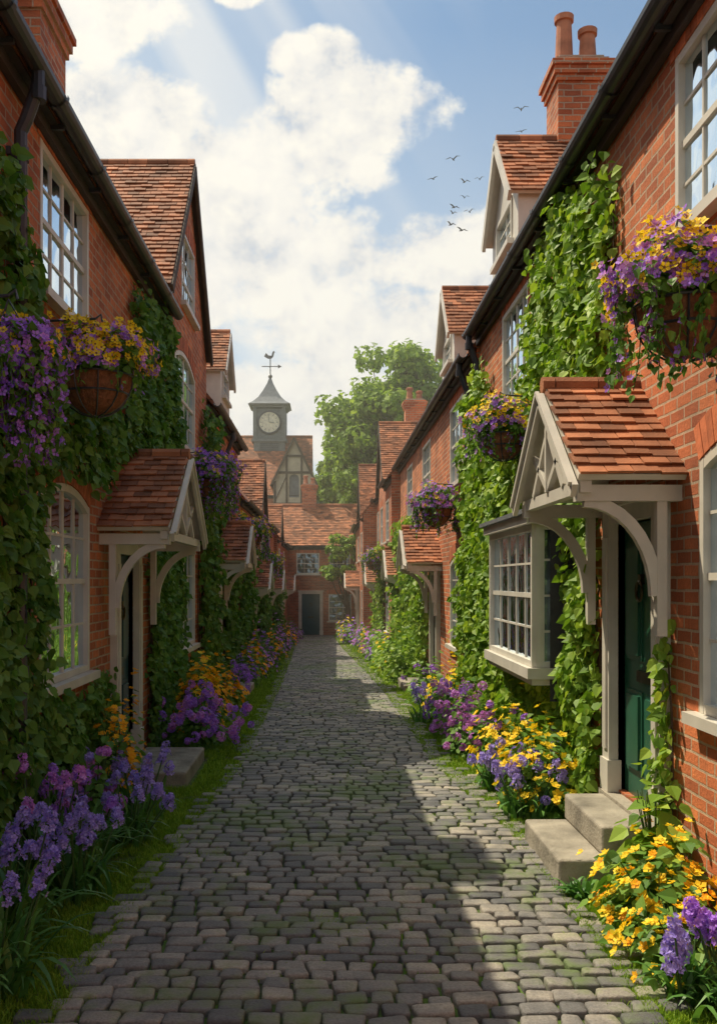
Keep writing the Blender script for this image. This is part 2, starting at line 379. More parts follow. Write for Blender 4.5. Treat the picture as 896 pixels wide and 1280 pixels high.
def door(mb,fr,uc,z0,h=2.05,w=0.9,surround=True):
    a,b=uc-w/2,uc+w/2; D=-0.05
    mb.box(fr,a,b,D-0.04,D,z0,z0+h,1)
    def panel(x0,x1,y0,y1):
        mb.box(fr,x0,x1,D,D+.012,y0,y1,1)
        mb.box(fr,x0+.035,x1-.035,D+.012,D+.030,y0+.035,y1-.035,1)
    m=0.09; mid=uc
    for (x0,x1) in ((a+m,mid-.04),(mid+.04,b-m)):
        panel(x0,x1,z0+.18,z0+.78); panel(x0,x1,z0+1.0,z0+1.85)
    mb.box(fr,uc-.13,uc+.13,D,D+.02,z0+.85,z0+.93,2)
    mb.revolve(fr.P(uc-w*0.36,D+.05,z0+.98),[(0.012,-.03),(0.03,-.012),(0.03,.012),(0.012,.03)],10,2)
    c=fr.P(uc,D+.045,z0+1.5); rr=[c+fr.u*0.06*math.cos(t)+A([0,0,.07*math.sin(t)]) for t in np.linspace(0,2*math.pi,14)]
    mb.tube(rr,0.011,6,2); mb.box(fr,uc-.03,uc+.03,D,D+.045,z0+1.55,z0+1.62,2)
    if surround:
        for sg in (-1,1):
            x0=uc+sg*(w/2+.0); x1=uc+sg*(w/2+.16); lo,hi=min(x0,x1),max(x0,x1)
            mb.box(fr,lo,hi,-0.13,0.07,z0-.02,z0+h+.12,0)
            mb.box(fr,lo-.015,hi+.015,-0.02,0.085,z0-.02,z0+.22,0)
            mb.box(fr,lo+.04,hi-.04,0.07,0.085,z0+.3,z0+h-.1,0)
        mb.box(fr,a,b,-.13,.06,z0+h,z0+h+.12,0)
        mb.box(fr,a-.2,b+.2,-.02,.10,z0+h+.12,z0+h+.18,0)
    mb.box(fr,a-.16,b+.16,-.14,.10,z0-.12,z0-.022,3)
DM=lambda md:[MPAINT,md,MBRASS,MSTONE,MGLASS]

def bracket(mb,fr,u,d1,zt,zb,m=0,w=0.07):
    mb.box(fr,u-w/2,u+w/2,0.088,0.15,zb-.25,zt,m)
    n=9; pts=[]
    for i in range(n+1):
        t=i/n*math.pi/2
        pts.append((0.15+(d1-0.17)*(1-math.cos(t)), zb+(zt-zb)*math.sin(t)))
    for i in range(n):
        (x0,y0),(x1,y1)=pts[i],pts[i+1]
        def nn(k):
            a=pts[max(0,k-1)];b=pts[min(n,k+1)];l=math.hypot(b[0]-a[0],b[1]-a[1]);return (-(b[1]-a[1])/l*.036,(b[0]-a[0])/l*.036)
        n0=nn(i);n1=nn(i+1)
        q=[(x0-n0[0],y0-n0[1]),(x1-n1[0],y1-n1[1]),(x1+n1[0],y1+n1[1]),(x0+n0[0],y0+n0[1])]
        mb.hexa([fr.P(u-w/2+.004,x,y) for x,y in q]+[fr.P(u+w/2-.004,x,y) for x,y in q],m)
def porch(par,fr,uc,half,proj,ze,zr):
    mb=MB()
    gable_roof(mb,fr,uc,half,proj,0.0,ze,zr,0,1,verge=False)
    sl=(zr-ze)/half
    for sg in (-1,1):
        p0=fr.P(uc+sg*(half+.03),proj+.012,ze-.05-sl*.03); p1=fr.P(uc,proj+.012,zr-.05)
        mb.beam(p0,p1,0.035,0.09,1)
        mb.beam(p0+fr.d*.025+A([0,0,.04]),p1+fr.d*.025+A([0,0,.04]),0.025,0.03,1)
    mb.box(fr,uc-half+.02,uc+half-.02,proj-.11,proj-.04,ze-.08,ze+.0,1)
    dt=proj-.05
    zz=lambda u: zr-sl*abs(u-uc)-.06
    mb.beam(fr.P(uc,dt,ze),fr.P(uc,dt,zr-.1),0.045,0.055,1)
    for sg in (-1,1):
        mb.beam(fr.P(uc,dt,ze+.02),fr.P(uc+sg*half*.48,dt,zz(uc+half*.48)-.02),0.04,0.045,1)
        mb.beam(fr.P(uc+sg*half*.5,dt,ze+.0),fr.P(uc,dt,ze+(zr-ze)*.62),0.04,0.045,1)
        u=uc+sg*(half-.10)
        mb.box(fr,u-.045,u+.045,0.0,proj-.03,ze-.13,ze-.03,1)
        bracket(mb,fr,u,proj-.06,ze-.13,ze-.72,1,0.065)
    mb.build('porch_canopy',[MTILE,MPAINT],par)
def bay(par,fr,a,b,z0,z1,proj):
    mb=MB(); W=WM+[MLEAD]
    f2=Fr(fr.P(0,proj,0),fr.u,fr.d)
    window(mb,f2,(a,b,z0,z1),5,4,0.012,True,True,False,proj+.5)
    for (uu,dirn) in ((a,-1),(b,1)):
        fs=Fr(fr.P(uu,0,0),fr.d,fr.u*dirn)
        t=.05
        mb.box(fs,0,t,-.05,.01,z0,z1,0); mb.box(fs,proj-t-.02,proj-.021,-.05,.01,z0,z1,0)
        mb.box(fs,t,proj-t-.02,-.05,.008,z0,z0+t,0); mb.box(fs,t,proj-t-.02,-.05,.008,z1-t,z1,0)
        for j in range(1,4):
            z=z0+(z1-z0)*j/4; mb.box(fs,t,proj-t-.02,-.04,0,z-.010,z+.010,0)
        mb.fq(fs,[(0,-.03,z0),(proj,-.03,z0),(proj,-.03,z1),(0,-.03,z1)],1)
    mb.box(fr,a-.05,b+.05,0,proj+.06,z0-.10,z0-.003,0)
    mb.box(fr,a+.0,b-.0,0,proj+.01,z0-.16,z0-.10,0)
    mb.box(fr,a-.05,b+.05,0,proj+.07,z1+.003,z1+.09,0)
    mb.box(fr,a-.09,b+.09,0,proj+.11,z1+.09,z1+.13,5)
    mb.hexa([fr.P(a-.08,0,z1+.13),fr.P(b+.08,0,z1+.13),fr.P(b+.08,proj+.1,z1+.13),fr.P(a-.08,proj+.1,z1+.13),
             fr.P(a-.08,0,z1+.27),fr.P(b+.08,0,z1+.27),fr.P(b-.05,proj*.3,z1+.25),fr.P(a+.05,proj*.3,z1+.25)],5)
    mb.build('bay_window',W,par)
def chimney(par,x,y,z0,z1,w,l,pots=2,ph=0.5):
    mb=MB(); W=WORLD
    mb.box(W,x-w/2,x+w/2,y-l/2,y+l/2,z0,z1-.30,0)
    for i,(e,h0,h1) in enumerate(((.03,-.30,-.22),(.06,-.22,-.12),(.09,-.12,-.05),(.03,-.05,0))):
        mb.box(W,x-w/2-e,x+w/2+e,y-l/2-e,y+l/2+e,z1+h0,z1+h1,0)
    mb.box(W,x-w/2+.02,x+w/2-.02,y-l/2+.02,y+l/2-.02,z1,z1+.05,2)
    for i in range(pots):
        ux=(i-(pots-1)/2)*(w/pots)*1.0 if w>=l else 0
        uy=(i-(pots-1)/2)*(l/pots)*1.0 if l>w else 0
        h=ph*(1.15 if i%2==0 else .85); r=min(.12,min(w,l)*.22)
        mb.revolve((x+ux,y+uy,z1+.04),[(r*1.15,0),(r*1.15,.06),(r,.08),(r*.82,h-.1),(r*1.05,h-.09),(r*1.08,h-.02),(r*.8,h),(r*.7,h-.1)],14,1)
    mb.build('chimney',[MBRICK,MPOT,MMORT],par)
def dormer(par,fr,uc,half,df,z0,ze,zr,back):
    mb=MB()
    gable_roof(mb,fr,uc,half,df+.12,-back,ze,zr,0,1,ov=.08)
    wn=MB()
    f2=Fr(fr.P(0,df,0),fr.u,fr.d)
    o=(uc-half*.62,uc+half*.62,z0+.25,ze+.05)
    top=lambda u: zr-(zr-ze)/half*abs(u-uc)
    wall(wn,f2,uc-half,uc+half,z0-.5,top,[o],0,.1,[uc])
    window(wn,f2,o,2,3,.02,False,False,True,.35)
    for sg in (-1,1):
        mb.fq(fr,[(uc+sg*half,df,z0-.5),(uc+sg*half,-back,z0-.5),(uc+sg*half,-back,ze),(uc+sg*half,df,ze)],1)
    mb.build('dormer_roof',[MTILE,MPAINT],par); wn.build('dormer_front',WM,par)

def gutter(par,fr,u0,u1,d,z,downs=(),zg=0):
    mb=MB(); r=.070; n=9
    prof=[(d+r*math.cos(t),z+r*math.sin(t)) for t in np.linspace(math.pi,2*math.pi,n)]
    prof2=[(d+(r-.012)*math.cos(t),z+(r-.012)*math.sin(t)) for t in np.linspace(2*math.pi,math.pi,n)]
    pr=prof+prof2; k=len(pr)
    V=[fr.P(u0,x,y) for x,y in pr]+[fr.P(u1,x,y) for x,y in pr]
    mb.arr(V,[[i,(i+1)%k,k+(i+1)%k,k+i] for i in range(k)],0)
    mb.poly(V[:k],0); mb.poly(V[k:],0)
    u=u0+.6
    while u<u1:
        q=[(d+(r+.012)*math.cos(t),z+(r+.012)*math.sin(t)) for t in np.linspace(math.pi*.98,2.02*math.pi,n)]
        V=[fr.P(u,x,y) for x,y in q]+[fr.P(u+.05,x,y) for x,y in q]
        mb.arr(V,[[i,i+1,n+i+1,n+i] for i in range(n-1)],0)
        mb.box(fr,u+.3,u+.33,.03,d-.03,z-.09,z-.05,0)
        u+=1.1
    for du in downs:
        pts=[fr.P(du,d,z-.04),fr.P(du,d,z-.16),fr.P(du,d-.03,z-.24),fr.P(du,.11,z-.38),fr.P(du,.075,z-.46),fr.P(du,.075,z-.6),fr.P(du,.075,zg)]
        mb.tube(pts,.045,10,0)
        for zz in (z-.16,z-.56,z-1.6,z-2.8,z-4.0):
            mb.tube([fr.P(du,.075 if zz<z-.3 else d,zz),fr.P(du,.075 if zz<z-.3 else d,zz-.09)],.056,10,0)
            if zz<z-.3: mb.box(fr,du-.07,du+.07,.0,.03,zz-.07,zz-.02,0)
    mb.build('gutter_and_downpipe',[MMETAL],par)

def house(name,fr,u0,u1,ze,wins=(),doors=(),z0=-1.2,pitch=1.19,depth=4.6,cross=None,bays=(),downs=(),md=None,brick=None,gut=True,side_walls=True):
    brick=brick or MBRICK
    c=fr.P((u0+u1)/2,-depth/2,z0); par=empty(name,c)
    ops=[w['o'] for w in wins]; 
    for dd in doors: ops.append((dd['u']-.45,dd['u']+.45,dd['z'],dd['z']+dd.get('h',2.05)))
    for b in bays: ops.append((b[0]+.05,b[1]-.05,b[2]+.02,b[3]-.02))
    mb=MB(); brk=[]
    top=lambda u: ze
    if cross:
        cu,ch,cz=cross
        top=lambda u: max(ze,cz-(cz-ze)/ch*abs(u-cu)) if abs(u-cu)<ch else ze
        brk=[cu,cu-ch,cu+ch]
    wall(mb,fr,u0,u1,z0,top,ops,0,.14,brk)
    zr=ze+pitch*depth/2
    for uu,sg in ((u0+.003,-1),(u1-.003,1)):
        if side_walls: mb.fq(fr,[(uu,0,z0),(uu,0,ze),(uu,-depth/2,zr-.05),(uu,-depth,ze),(uu,-depth,z0)],0)
    mb.fq(fr,[(u0,-depth,z0),(u1,-depth,z0),(u1,-depth,ze),(u0,-depth,ze)],0)
    for o in ops[:len(wins)+len(doors)]: header(mb,fr,o,1,2)
    mb.build('brick_walls',[brick,MVOUS,MMORT],par)
    wb=MB()
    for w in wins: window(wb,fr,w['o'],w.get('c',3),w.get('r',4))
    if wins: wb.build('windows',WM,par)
    for b in bays: bay(par,fr,*b)
    if doors:
        db=MB()
        for dd in doors: door(db,fr,dd['u'],dd['z'],dd.get('h',2.05),.9)
        db.build('door',DM(md or MDOOR),par)
        for dd in doors:
            if dd.get('porch'): porch(par,fr,dd['u'],*dd['porch'])
            if dd.get('steps'):
                sb=MB()
                for (a,b,p,q,zz,zt) in dd['steps']:
                    sb.box(fr,a,b,p,q,zz,zt,0)
                so=sb.build('stone_steps',[MSTONE],par)
                bv=so.modifiers.new('b','BEVEL'); bv.width=.022; bv.segments=3
    rb=MB(); eo=.12; zeo=ze-pitch*eo
    def slab(ua,ub):
        t=.09
        rb.hexa([fr.P(ua,eo,zeo),fr.P(ub,eo,zeo),fr.P(ub,-depth/2,zr),fr.P(ua,-depth/2,zr),
                 fr.P(ua,eo,zeo+t),fr.P(ub,eo,zeo+t),fr.P(ub,-depth/2,zr+t),fr.P(ua,-depth/2,zr+t)],0)
        rb.hexa([fr.P(ua,-depth-eo,zeo),fr.P(ub,-depth-eo,zeo),fr.P(ub,-depth/2-.001,zr),fr.P(ua,-depth/2-.001,zr),
                 fr.P(ua,-depth-eo,zeo+t),fr.P(ub,-depth-eo,zeo+t),fr.P(ub,-depth/2-.001,zr+t),fr.P(ua,-depth/2-.001,zr+t)],0)
        rb.box(fr,ua,ub,.008,.06,ze-.24,zeo+.02,4)
        rb.fq(fr,[(ua,.05,zeo-.012),(ub,.05,zeo-.012),(ub,eo+.0,zeo-.012),(ua,eo+.0,zeo-.012)],4)
    if cross and cu-ch<=u0+.05 and cu+ch>=u1-.05:
        rb.fq(fr,[(u0,-.5,ze+.5*pitch),(u1,-.5,ze+.5*pitch),(u1,-depth/2,zr),(u0,-depth/2,zr)],0)
        rb.fq(fr,[(u0,-depth,ze),(u1,-depth,ze),(u1,-depth/2,zr),(u0,-depth/2,zr)],0)
    elif cross:
        slab(u0,cu-ch); slab(cu+ch,u1)
        rb.fq(fr,[(cu-ch,-.3,ze+.3*pitch),(cu+ch,-.3,ze+.3*pitch),(cu+ch,-depth/2,zr),(cu-ch,-depth/2,zr)],0)
    else: slab(u0,u1)
    if cross: gable_roof(rb,fr,cu,ch,.10,-(cz-ze)/pitch,ze,cz,2,3)
    rb.build('tiled_roof',[MROOF,MTIMB,MTILE,MTIMB,MFASC],par)
    if gut:
        if cross:
            if cu-ch>u0+.2: gutter(par,fr,u0+.01,cu-ch-.02,eo+.07,zeo+.05,downs,z0)
            if cu+ch<u1-.2: gutter(par,fr,cu+ch+.02,u1-.01,eo+.07,zeo+.05,(),z0)
        else: gutter(par,fr,u0+.01,u1-.01,eo+.07,zeo+.05,downs,z0)
    return par

def W(a,b,c,d,ri=0,cols=3,rows=4): return {'o':(a,b,c,d,ri) if ri else (a,b,c,d),'c':cols,'r':rows}
R1=Fr((2.2,0,0),(0,1,0),(-1,0,0)); L1=Fr((-2.1,0,0),(0,1,0),(1,0,0))
h=house('brick_house',R1,-4,13.2,5.6,
  [W(4.5,5.8,4.15,5.28,0,4,4),W(10.05,11.5,4.1,5.28,0,4,4),W(4.15,5.42,1.22,2.82,.12,4,4),W(1.2,2.5,4.15,5.28),W(1.2,2.5,1.22,2.82,.12)],
  [{'u':6.5,'z':.42,'h':2.0,'porch':(.86,.68,2.62,3.33),'steps':[(5.95,6.98,.10,.70,-.1,.19),(6.02,6.98,.10,.40,.19,.385)]}],
  bays=[(8.2,10.35,1.22,2.50,.36)],downs=[13.0])
dormer(h,R1,12.0,.85,-.12,6.0,6.75,7.7,1.8)
chimney(h,3.3,12.2,6.2,8.75,.62,.62,2,.6)
chimney(h,3.95,13.0,6.6,8.5,.5,.4,1,.5)
h=house('brick_house',L1,-4,11.9,5.52,
  [W(6.75,8.12,4.15,5.25,0,4,4),W(6.72,8.15,1.2,2.78,.15,4,4),W(2.5,3.8,4.15,5.25),W(2.5,3.8,1.2,2.78,.15)],
  [{'u':9.55,'z':.16,'h':2.1,'porch':(1.1,.68,2.46,3.26),'steps':[(8.85,10.2,.10,.75,-.1,.15)]}],downs=[6.1],md=MDOORB)
chimney(h,-3.15,9.2,6.0,7.75,.85,.85,2,.5)
h=house('brick_house',L1,11.905,16.1,5.8,
  [W(12.75,14.7,3.95,5.35,.18,4,4),W(12.8,14.7,1.0,2.45,0,4,4),W(13.35,14.65,6.05,7.15,0,3,3)],[],cross=(14.0,2.097,8.3),gut=False)
R2=Fr((2.15,0,0),(0,1,0),(-1,0,0))
h=house('brick_house',R2,13.205,26.9,5.35,
  [W(14.5,16.0,3.6,4.95),W(19.0,20.6,3.6,4.95),W(23,24.5,3.6,4.95),W(14.5,16.0,.9,2.4,.12),W(20.5,22,.7,2.2,.12)],
  [{'u':18.0,'z':.05,'porch':(.9,.68,2.3,2.98),'steps':[(17.3,18.7,.1,.7,-.4,.02)]},{'u':24.6,'z':-.1,'porch':(.9,.6,2.1,2.8)}],downs=[13.6],brick=MBRICK)
dormer(h,R2,17.2,.85,-.12,5.75,6.45,7.4,1.8)
h=house('brick_house',L1,16.105,21.8,5.2,
  [W(17.0,18.3,3.6,4.75),W(19.6,21.0,3.6,4.75),W(19.7,21.1,.8,2.3,.12)],
  [{'u':17.3,'z':.05,'porch':(.95,.68,2.32,3.02),'steps':[(16.7,17.9,.1,.7,-.4,.02)]}],md=MDOORB,downs=[18.9])
dormer(h,L1,20.2,.9,-.12,5.7,6.45,7.4,1.8)
L4=Fr((-2.05,0,0),(0,1,0),(1,0,0))
h=house('brick_house',L4,21.81,36,4.0,[W(22.4,23.4,2.7,3.7),W(25.4,26.6,2.7,3.7),W(28.7,29.9,2.9,4.0),W(32,33.2,2.7,3.7),W(28.6,29.8,.4,1.8),W(33,34.2,.3,1.8)],
  [{'u':24.0,'z':-.25,'h':1.95,'porch':(.9,.6,1.8,2.45)},{'u':31.2,'z':-.4,'h':1.95,'porch':(.9,.6,1.7,2.35)}],cross=(29.3,1.35,5.75),brick=MBRICK2)
L5=Fr((-1.92,0,0),(0,1,0),(1,0,0))
h=house('brick_house',L5,36.01,45.9,3.7,[W(37,38.2,2.2,3.3),W(41,42.2,2.2,3.3),W(40,41.2,.1,1.5)],[{'u':38,'z':-.5,'h':1.95,'porch':(.9,.6,1.6,2.2)}],brick=MBRICK2,cross=(38,1.2,5.0))
R3=Fr((1.9,0,0),(0,1,0),(-1,0,0))
h=house('brick_house',R3,26.91,35,5.1,[W(28,29.4,3.2,4.5),W(31,32.3,3.2,4.5),W(33.2,34.3,3.2,4.5),W(28,29.4,.4,1.9),W(33,34.2,.4,1.9)],
  [{'u':31.1,'z':-.3,'porch':(.9,.6,1.9,2.6)}],cross=(31.6,1.9,7.35),brick=MBRICK2)
chimney(h,3.2,33.5,6.5,8.5,.7,.6,2,.4)
R4=Fr((1.4,0,0),(0,1,0),(-1,0,0))
h=house('brick_house',R4,35.01,45.9,4.5,[W(36,37.3,2.8,3.9),W(39.5,41,2.8,3.9),W(36,37.3,.1,1.6),W(43,44,.1,1.4)],[{'u':39.6,'z':-.55,'porch':(.9,.6,1.7,2.3)}],cross=(37.2,1.5,6.6),brick=MBRICK2,depth=4.2)
E=Fr((0,46.0,0),(1,0,0),(0,-1,0))
def simple_gabled(name,fr,u0,u1,ze,depth,wins,doors,z0,pitch,md,brick):
    p=house(name,fr,u0,u1,ze,wins,doors,z0=z0,pitch=pitch,depth=depth,brick=brick,md=md)
    rb=MB(); L=math.hypot(depth/2+.12,pitch*(depth/2+.12))
    n=A(fr.d)*pitch+A([0,0,1.]); 
    tiles(rb,fr.P(u0,.12,ze-pitch*.12)+nrmz(n)*.09,fr.u,-fr.d+A([0,0,pitch]),n,u1-u0,L,0,.2,.14)
    rb.tube([fr.P(u0,-depth/2,ze+pitch*depth/2+.13),fr.P(u1,-depth/2,ze+pitch*depth/2+.13)],.11,8,0)
    rb.build('roof_tiles',[MTILE],p); return p
h=simple_gabled('brick_house',E,-5.5,4.5,3.75,5.0,[W(-1.5,-.35,2.3,3.35),W(.15,1.2,2.3,3.35),W(.1,1.25,-.05,1.3),W(-3.3,-2.2,2.3,3.35)],[{'u':-.78,'z':-.75}],-1.5,.82,MDOORB,MBRICK2)
chimney(h,-.9,48.5,5.2,7.0,.75,.6,2,.4)

# ------------------------------------------------------------ clock tower hall
def town_hall():
    fr=Fr((0,56,0),(1,0,0),(0,-1,0))
    p=simple_gabled('clock_tower_hall',fr,-10,-.9,7.2,8,[W(-4.5,-3.2,4.2,5.8)],[],-1.5,1.0,MDOORB,MBRICK2)
    mb=MB(); uc=-1.95; hf=1.25; f2=Fr(fr.P(0,.35,0),fr.u,fr.d)
    top=lambda u: 10.6-(10.6-8.0)/hf*abs(u-uc)
    wall(mb,f2,uc-hf,uc+hf,-1.4,top,[(uc-.3,uc+.3,7.0,8.4,.28)],0,.12,[uc])
    for uu in (uc-hf+.01,uc+hf-.01): mb.fq(f2,[(uu,0,-1.4),(uu,-3,-1.4),(uu,-3,8),(uu,0,8)],0)
    for sg in (-1,1):
        mb.box(f2,uc+sg*.45-.06,uc+sg*.45+.06,0,.05,5,9.5,1); mb.box(f2,uc+sg*(hf-.09)-.07,uc+sg*(hf-.09)+.07,0,.05,5,8,1)
        mb.beam(f2.P(uc+sg*.5,.03,8.2),f2.P(uc+sg*1.1,.03,6.9),.04,.10,1,ref=(0,1,0))
    for z in (6.6,8.5,9.5): 
        w=min(hf,(10.6-z)/2.6*1.25)-.03; mb.box(f2,uc-w,uc+w,.002,.06,z-.07,z+.07,1)
    gable_roof(mb,f2,uc,hf,.25,-3.6,8.0,10.6,2,1,ov=.15)
    mb.fq(f2,[(uc-.3,-.1,7.0),(uc+.3,-.1,7.0),(uc+.3,-.1,8.4),(uc-.3,-.1,8.4)],3)
    mb.build('half_timbered_gable',[MPLAST,MTIMB,MTILE,MLEAD],p)
    x,y=-3.65,59.9; t=MB()
    def B(w,z0,z1,m=0): t.box(WORLD,x-w,x+w,y-w,y+w,z0,z1,m)
    B(1.0,9.2,10.9); B(1.14,10.85,11.0); B(1.05,11.0,11.12)
    B(.90,11.12,13.0)
    for sx in (-1,1):
        for sy in (-1,1): t.box(WORLD,x+sx*.93-.11,x+sx*.93+.11,y+sy*.93-.11,y+sy*.93+.11,11.1,13.05,0)
    B(1.12,13.05,13.16); B(1.22,13.16,13.25)
    for k in range(7): t.box(WORLD,x-.6,x+.6,y-1.04,y-1.0,9.9+k*.13,9.96+k*.13,2)
    prof=[(1.34,13.25),(1.05,13.45),(.72,13.8),(.45,14.25),(.2,14.75),(.07,15.15)]
    for (a,za),(b,zb) in zip(prof[:-1],prof[1:]):
        q=lambda w,z:[A([x-w,y-w,z]),A([x+w,y-w,z]),A([x+w,y+w,z]),A([x-w,y+w,z])]
        t.hexa(q(a,za)+q(b,zb),1)
    t.revolve((x,y,15.1),[(.05,0),(.13,.1),(.13,.2),(.04,.3),(.03,.6)],10,2)
    t.tube([(x,y,15.1),(x,y,16.5)],.035,6,2)
    t.beam((x-.55,y,15.9),(x+.55,y,15.9),.04,.05,2); t.beam((x,y-.5,15.75),(x,y+.5,15.75),.04,.05,2)
    t.poly([A([x+.75,y,15.9]),A([x+.5,y,16.03]),A([x+.5,y,15.77])],2)
    ck=[(-.40,16.55),(-.28,16.78),(-.12,16.62),(.08,16.60),(.14,16.82),(.22,16.92),(.30,16.84),(.24,16.74),(.20,16.55),(.08,16.42),(-.12,16.40),(-.25,16.46)]
    t.poly([A([x+a,y-.02,b]) for a,b in ck],2); t.poly([A([x+a,y+.02,b]) for a,b in ck],2,True)
    for fc in (Fr((x,y-.90,0),(1,0,0),(0,-1,0)),Fr((x+.90,y,0),(0,1,0),(1,0,0))):
        zc=12.1; K=32
        ring=[(math.cos(a),math.sin(a)) for a in np.arange(K)/K*2*math.pi]
        t.poly([fc.P(.66*c,.10,zc+.66*s) for c,s in ring],3,fc.flip)
        for i in range(K):
            c0,s0=ring[i];c1,s1=ring[(i+1)%K]
            t.hexa([fc.P(.64*c0,0,zc+.64*s0),fc.P(.64*c1,0,zc+.64*s1),fc.P(.78*c1,0,zc+.78*s1),fc.P(.78*c0,0,zc+.78*s0),
                    fc.P(.66*c0,.15,zc+.66*s0),fc.P(.66*c1,.15,zc+.66*s1),fc.P(.75*c1,.14,zc+.75*s1),fc.P(.75*c0,.14,zc+.75*s0)],2)
        for i in range(12):
            a=i*math.pi/6; c,s=math.cos(a),math.sin(a)
            t.beam(fc.P(.46*c,.115,zc+.46*s),fc.P(.58*c,.115,zc+.58*s),.02,.05,2,ref=fc.d)
        t.beam(fc.P(0,.13,zc),fc.P(-.06,.13,zc+.5),.02,.05,2,ref=fc.d); t.beam(fc.P(0,.135,zc),fc.P(.33,.135,zc-.05),.02,.06,2,ref=fc.d)
    t.build('clock_cupola',[MTOWER,MLEAD,MMETAL,MCLOCK],p)
town_hall()

# ------------------------------------------------------------ ground & road
gm=MB(); ys=[-60,-20,0,12,16,20,25,30,35,40,46,48,80,150,400]
for a,b in zip(ys[:-1],ys[1:]):
    xs=[-300,-60,-2.6,2.6,60,300]
    for x0,x1 in zip(xs[:-1],xs[1:]):
        gm.poly([A([x0,a,gf(a)]),A([x1,a,gf(a)]),A([x1,b,gf(b)]),A([x0,b,gf(b)])],0)
gm.build('ground',[MGROUND])
EY=[-5,4.84,7.1,10.2,17,27,33,46]
def eL(y): return np.interp(y,EY,[-1.35,-1.22,-1.08,-.90,-.92,-1.05,-1.2,-1.6])
def eR(y): return np.interp(y,EY,[1.55,1.48,1.46,1.14,1.10,.80,.6,.35])
rb=MB(); yy=np.arange(-4,46.01,1.0)
for a,b in zip(yy[:-1],yy[1:]):
    rb.poly([A([eL(a)-.1,a,gf(a)+.006]),A([eR(a)+.1,a,gf(a)+.006]),A([eR(b)+.1,b,gf(b)+.006]),A([eL(b)-.1,b,gf(b)+.006])],0)
out=[]
for cx,cy in ((1,1),(-1,1),(-1,-1),(1,-1)):
    for t in (0.0,0.5,1.0):
        a={(1,1):0,(-1,1):90,(-1,-1):180,(1,-1):270}[(cx,cy)]+t*90
        out.append((cx,cy,math.cos(math.radians(a)),math.sin(math.radians(a))))
out=A(out)
cxs=[];cys=[];hw=[];hl=[]
y=-3.9
while y<45.9:
    rl=random.uniform(.098,.132); L=eL(y)-random.uniform(0,.18); Rr=eR(y)+random.uniform(0,.18)
    x=L
    while x<Rr:
        w=random.uniform(.115,.215)
        cxs.append(x+w/2);cys.append(y+rl/2+random.uniform(-.005,.005));hw.append(w/2-.0065);hl.append(rl/2-.0075-random.uniform(0,.003)); x+=w
    y+=rl
cxs=A(cxs);cys=A(cys);hw=A(hw);hl=A(hl);K=len(cxs)
cys=cys+0.035*np.sin(cxs*1.7+cys*.9)+0.015*np.sin(cxs*4.1+cys*.5)
yaw=rng.normal(0,.028,K); zj=rng.normal(0,.0038,K); tx=rng.normal(0,.022,K); ty=rng.normal(0,.026,K)
base=g(cys)+.002+0.0*cxs
rings=[(1,-.03),(1.0,.022),(.97,.033),(.88,.0375),(.5,.038)]
cj=rng.normal(0,.0055,(K,12,2)); cj=np.repeat(cj[:,::3],3,axis=1)
Vs=[]
for s,z in rings:
    rr=.016
    px=(out[None,:,0]*(hw[:,None]-rr)+out[None,:,2]*rr+cj[:,:,0])*s; py=(out[None,:,1]*(hl[:,None]-rr)+out[None,:,3]*rr+cj[:,:,1])*s
    X=px*np.cos(yaw)[:,None]-py*np.sin(yaw)[:,None]; Y=px*np.sin(yaw)[:,None]+py*np.cos(yaw)[:,None]
    Z=base[:,None]+z+zj[:,None]+tx[:,None]*px+ty[:,None]*py
    Vs.append(np.stack([X+cxs[:,None],Y+cys[:,None],Z],-1))
Vs=np.stack(Vs,1).reshape(K,-1,3)
fq=A([[i*12+j,i*12+(j+1)%12,(i+1)*12+(j+1)%12,(i+1)*12+j] for i in range(4) for j in range(12)])
cap=A([[48+a,48+b,48+c,48+d] for a,b,c,d in ((0,1,2,3),(0,3,8,11),(3,4,7,8),(4,5,6,7),(8,9,10,11))])
fa=np.concatenate([fq,cap])
rb.arr(Vs.reshape(-1,3),(fa[None]+(np.arange(K)*60)[:,None,None]).reshape(-1,4),1)
ro=rb.build('cobblestone_road',[MJOINT,MSETT],smooth=True)

def blades(mb,x,y,h,m=0,lean=.5,w=.006,z=None):
    N=len(x); a=rng.uniform(0,2*math.pi,N); z0=(g(y) if z is None else z)
    dirx=np.cos(a);diry=np.sin(a); l=rng.uniform(.1,lean,N)*h
    la=rng.uniform(0,2*math.pi,N)
    P0=np.stack([x-dirx*w,y-diry*w,z0],1);P1=np.stack([x+dirx*w,y+diry*w,z0],1)
    M0=np.stack([x-dirx*w*.8+np.cos(la)*l*.35,y-diry*w*.8+np.sin(la)*l*.35,z0+h*.6],1)
    M1=np.stack([x+dirx*w*.8+np.cos(la)*l*.35,y+diry*w*.8+np.sin(la)*l*.35,z0+h*.6],1)
    T=np.stack([x+np.cos(la)*l,y+np.sin(la)*l,z0+h],1)
    V=np.stack([P0,P1,M1,M0,T],1).reshape(-1,3); k=(np.arange(N)*5)[:,None]
    n0=mb.n
    mb.arr(V,A([[0,1,2,3]])+k,m)
    mb.L.append((A([[3,2,4]])+k+n0).reshape(-1)); mb.T.append(np.full(N,3)); mb.M.append(np.full(N,m))
gb=MB()
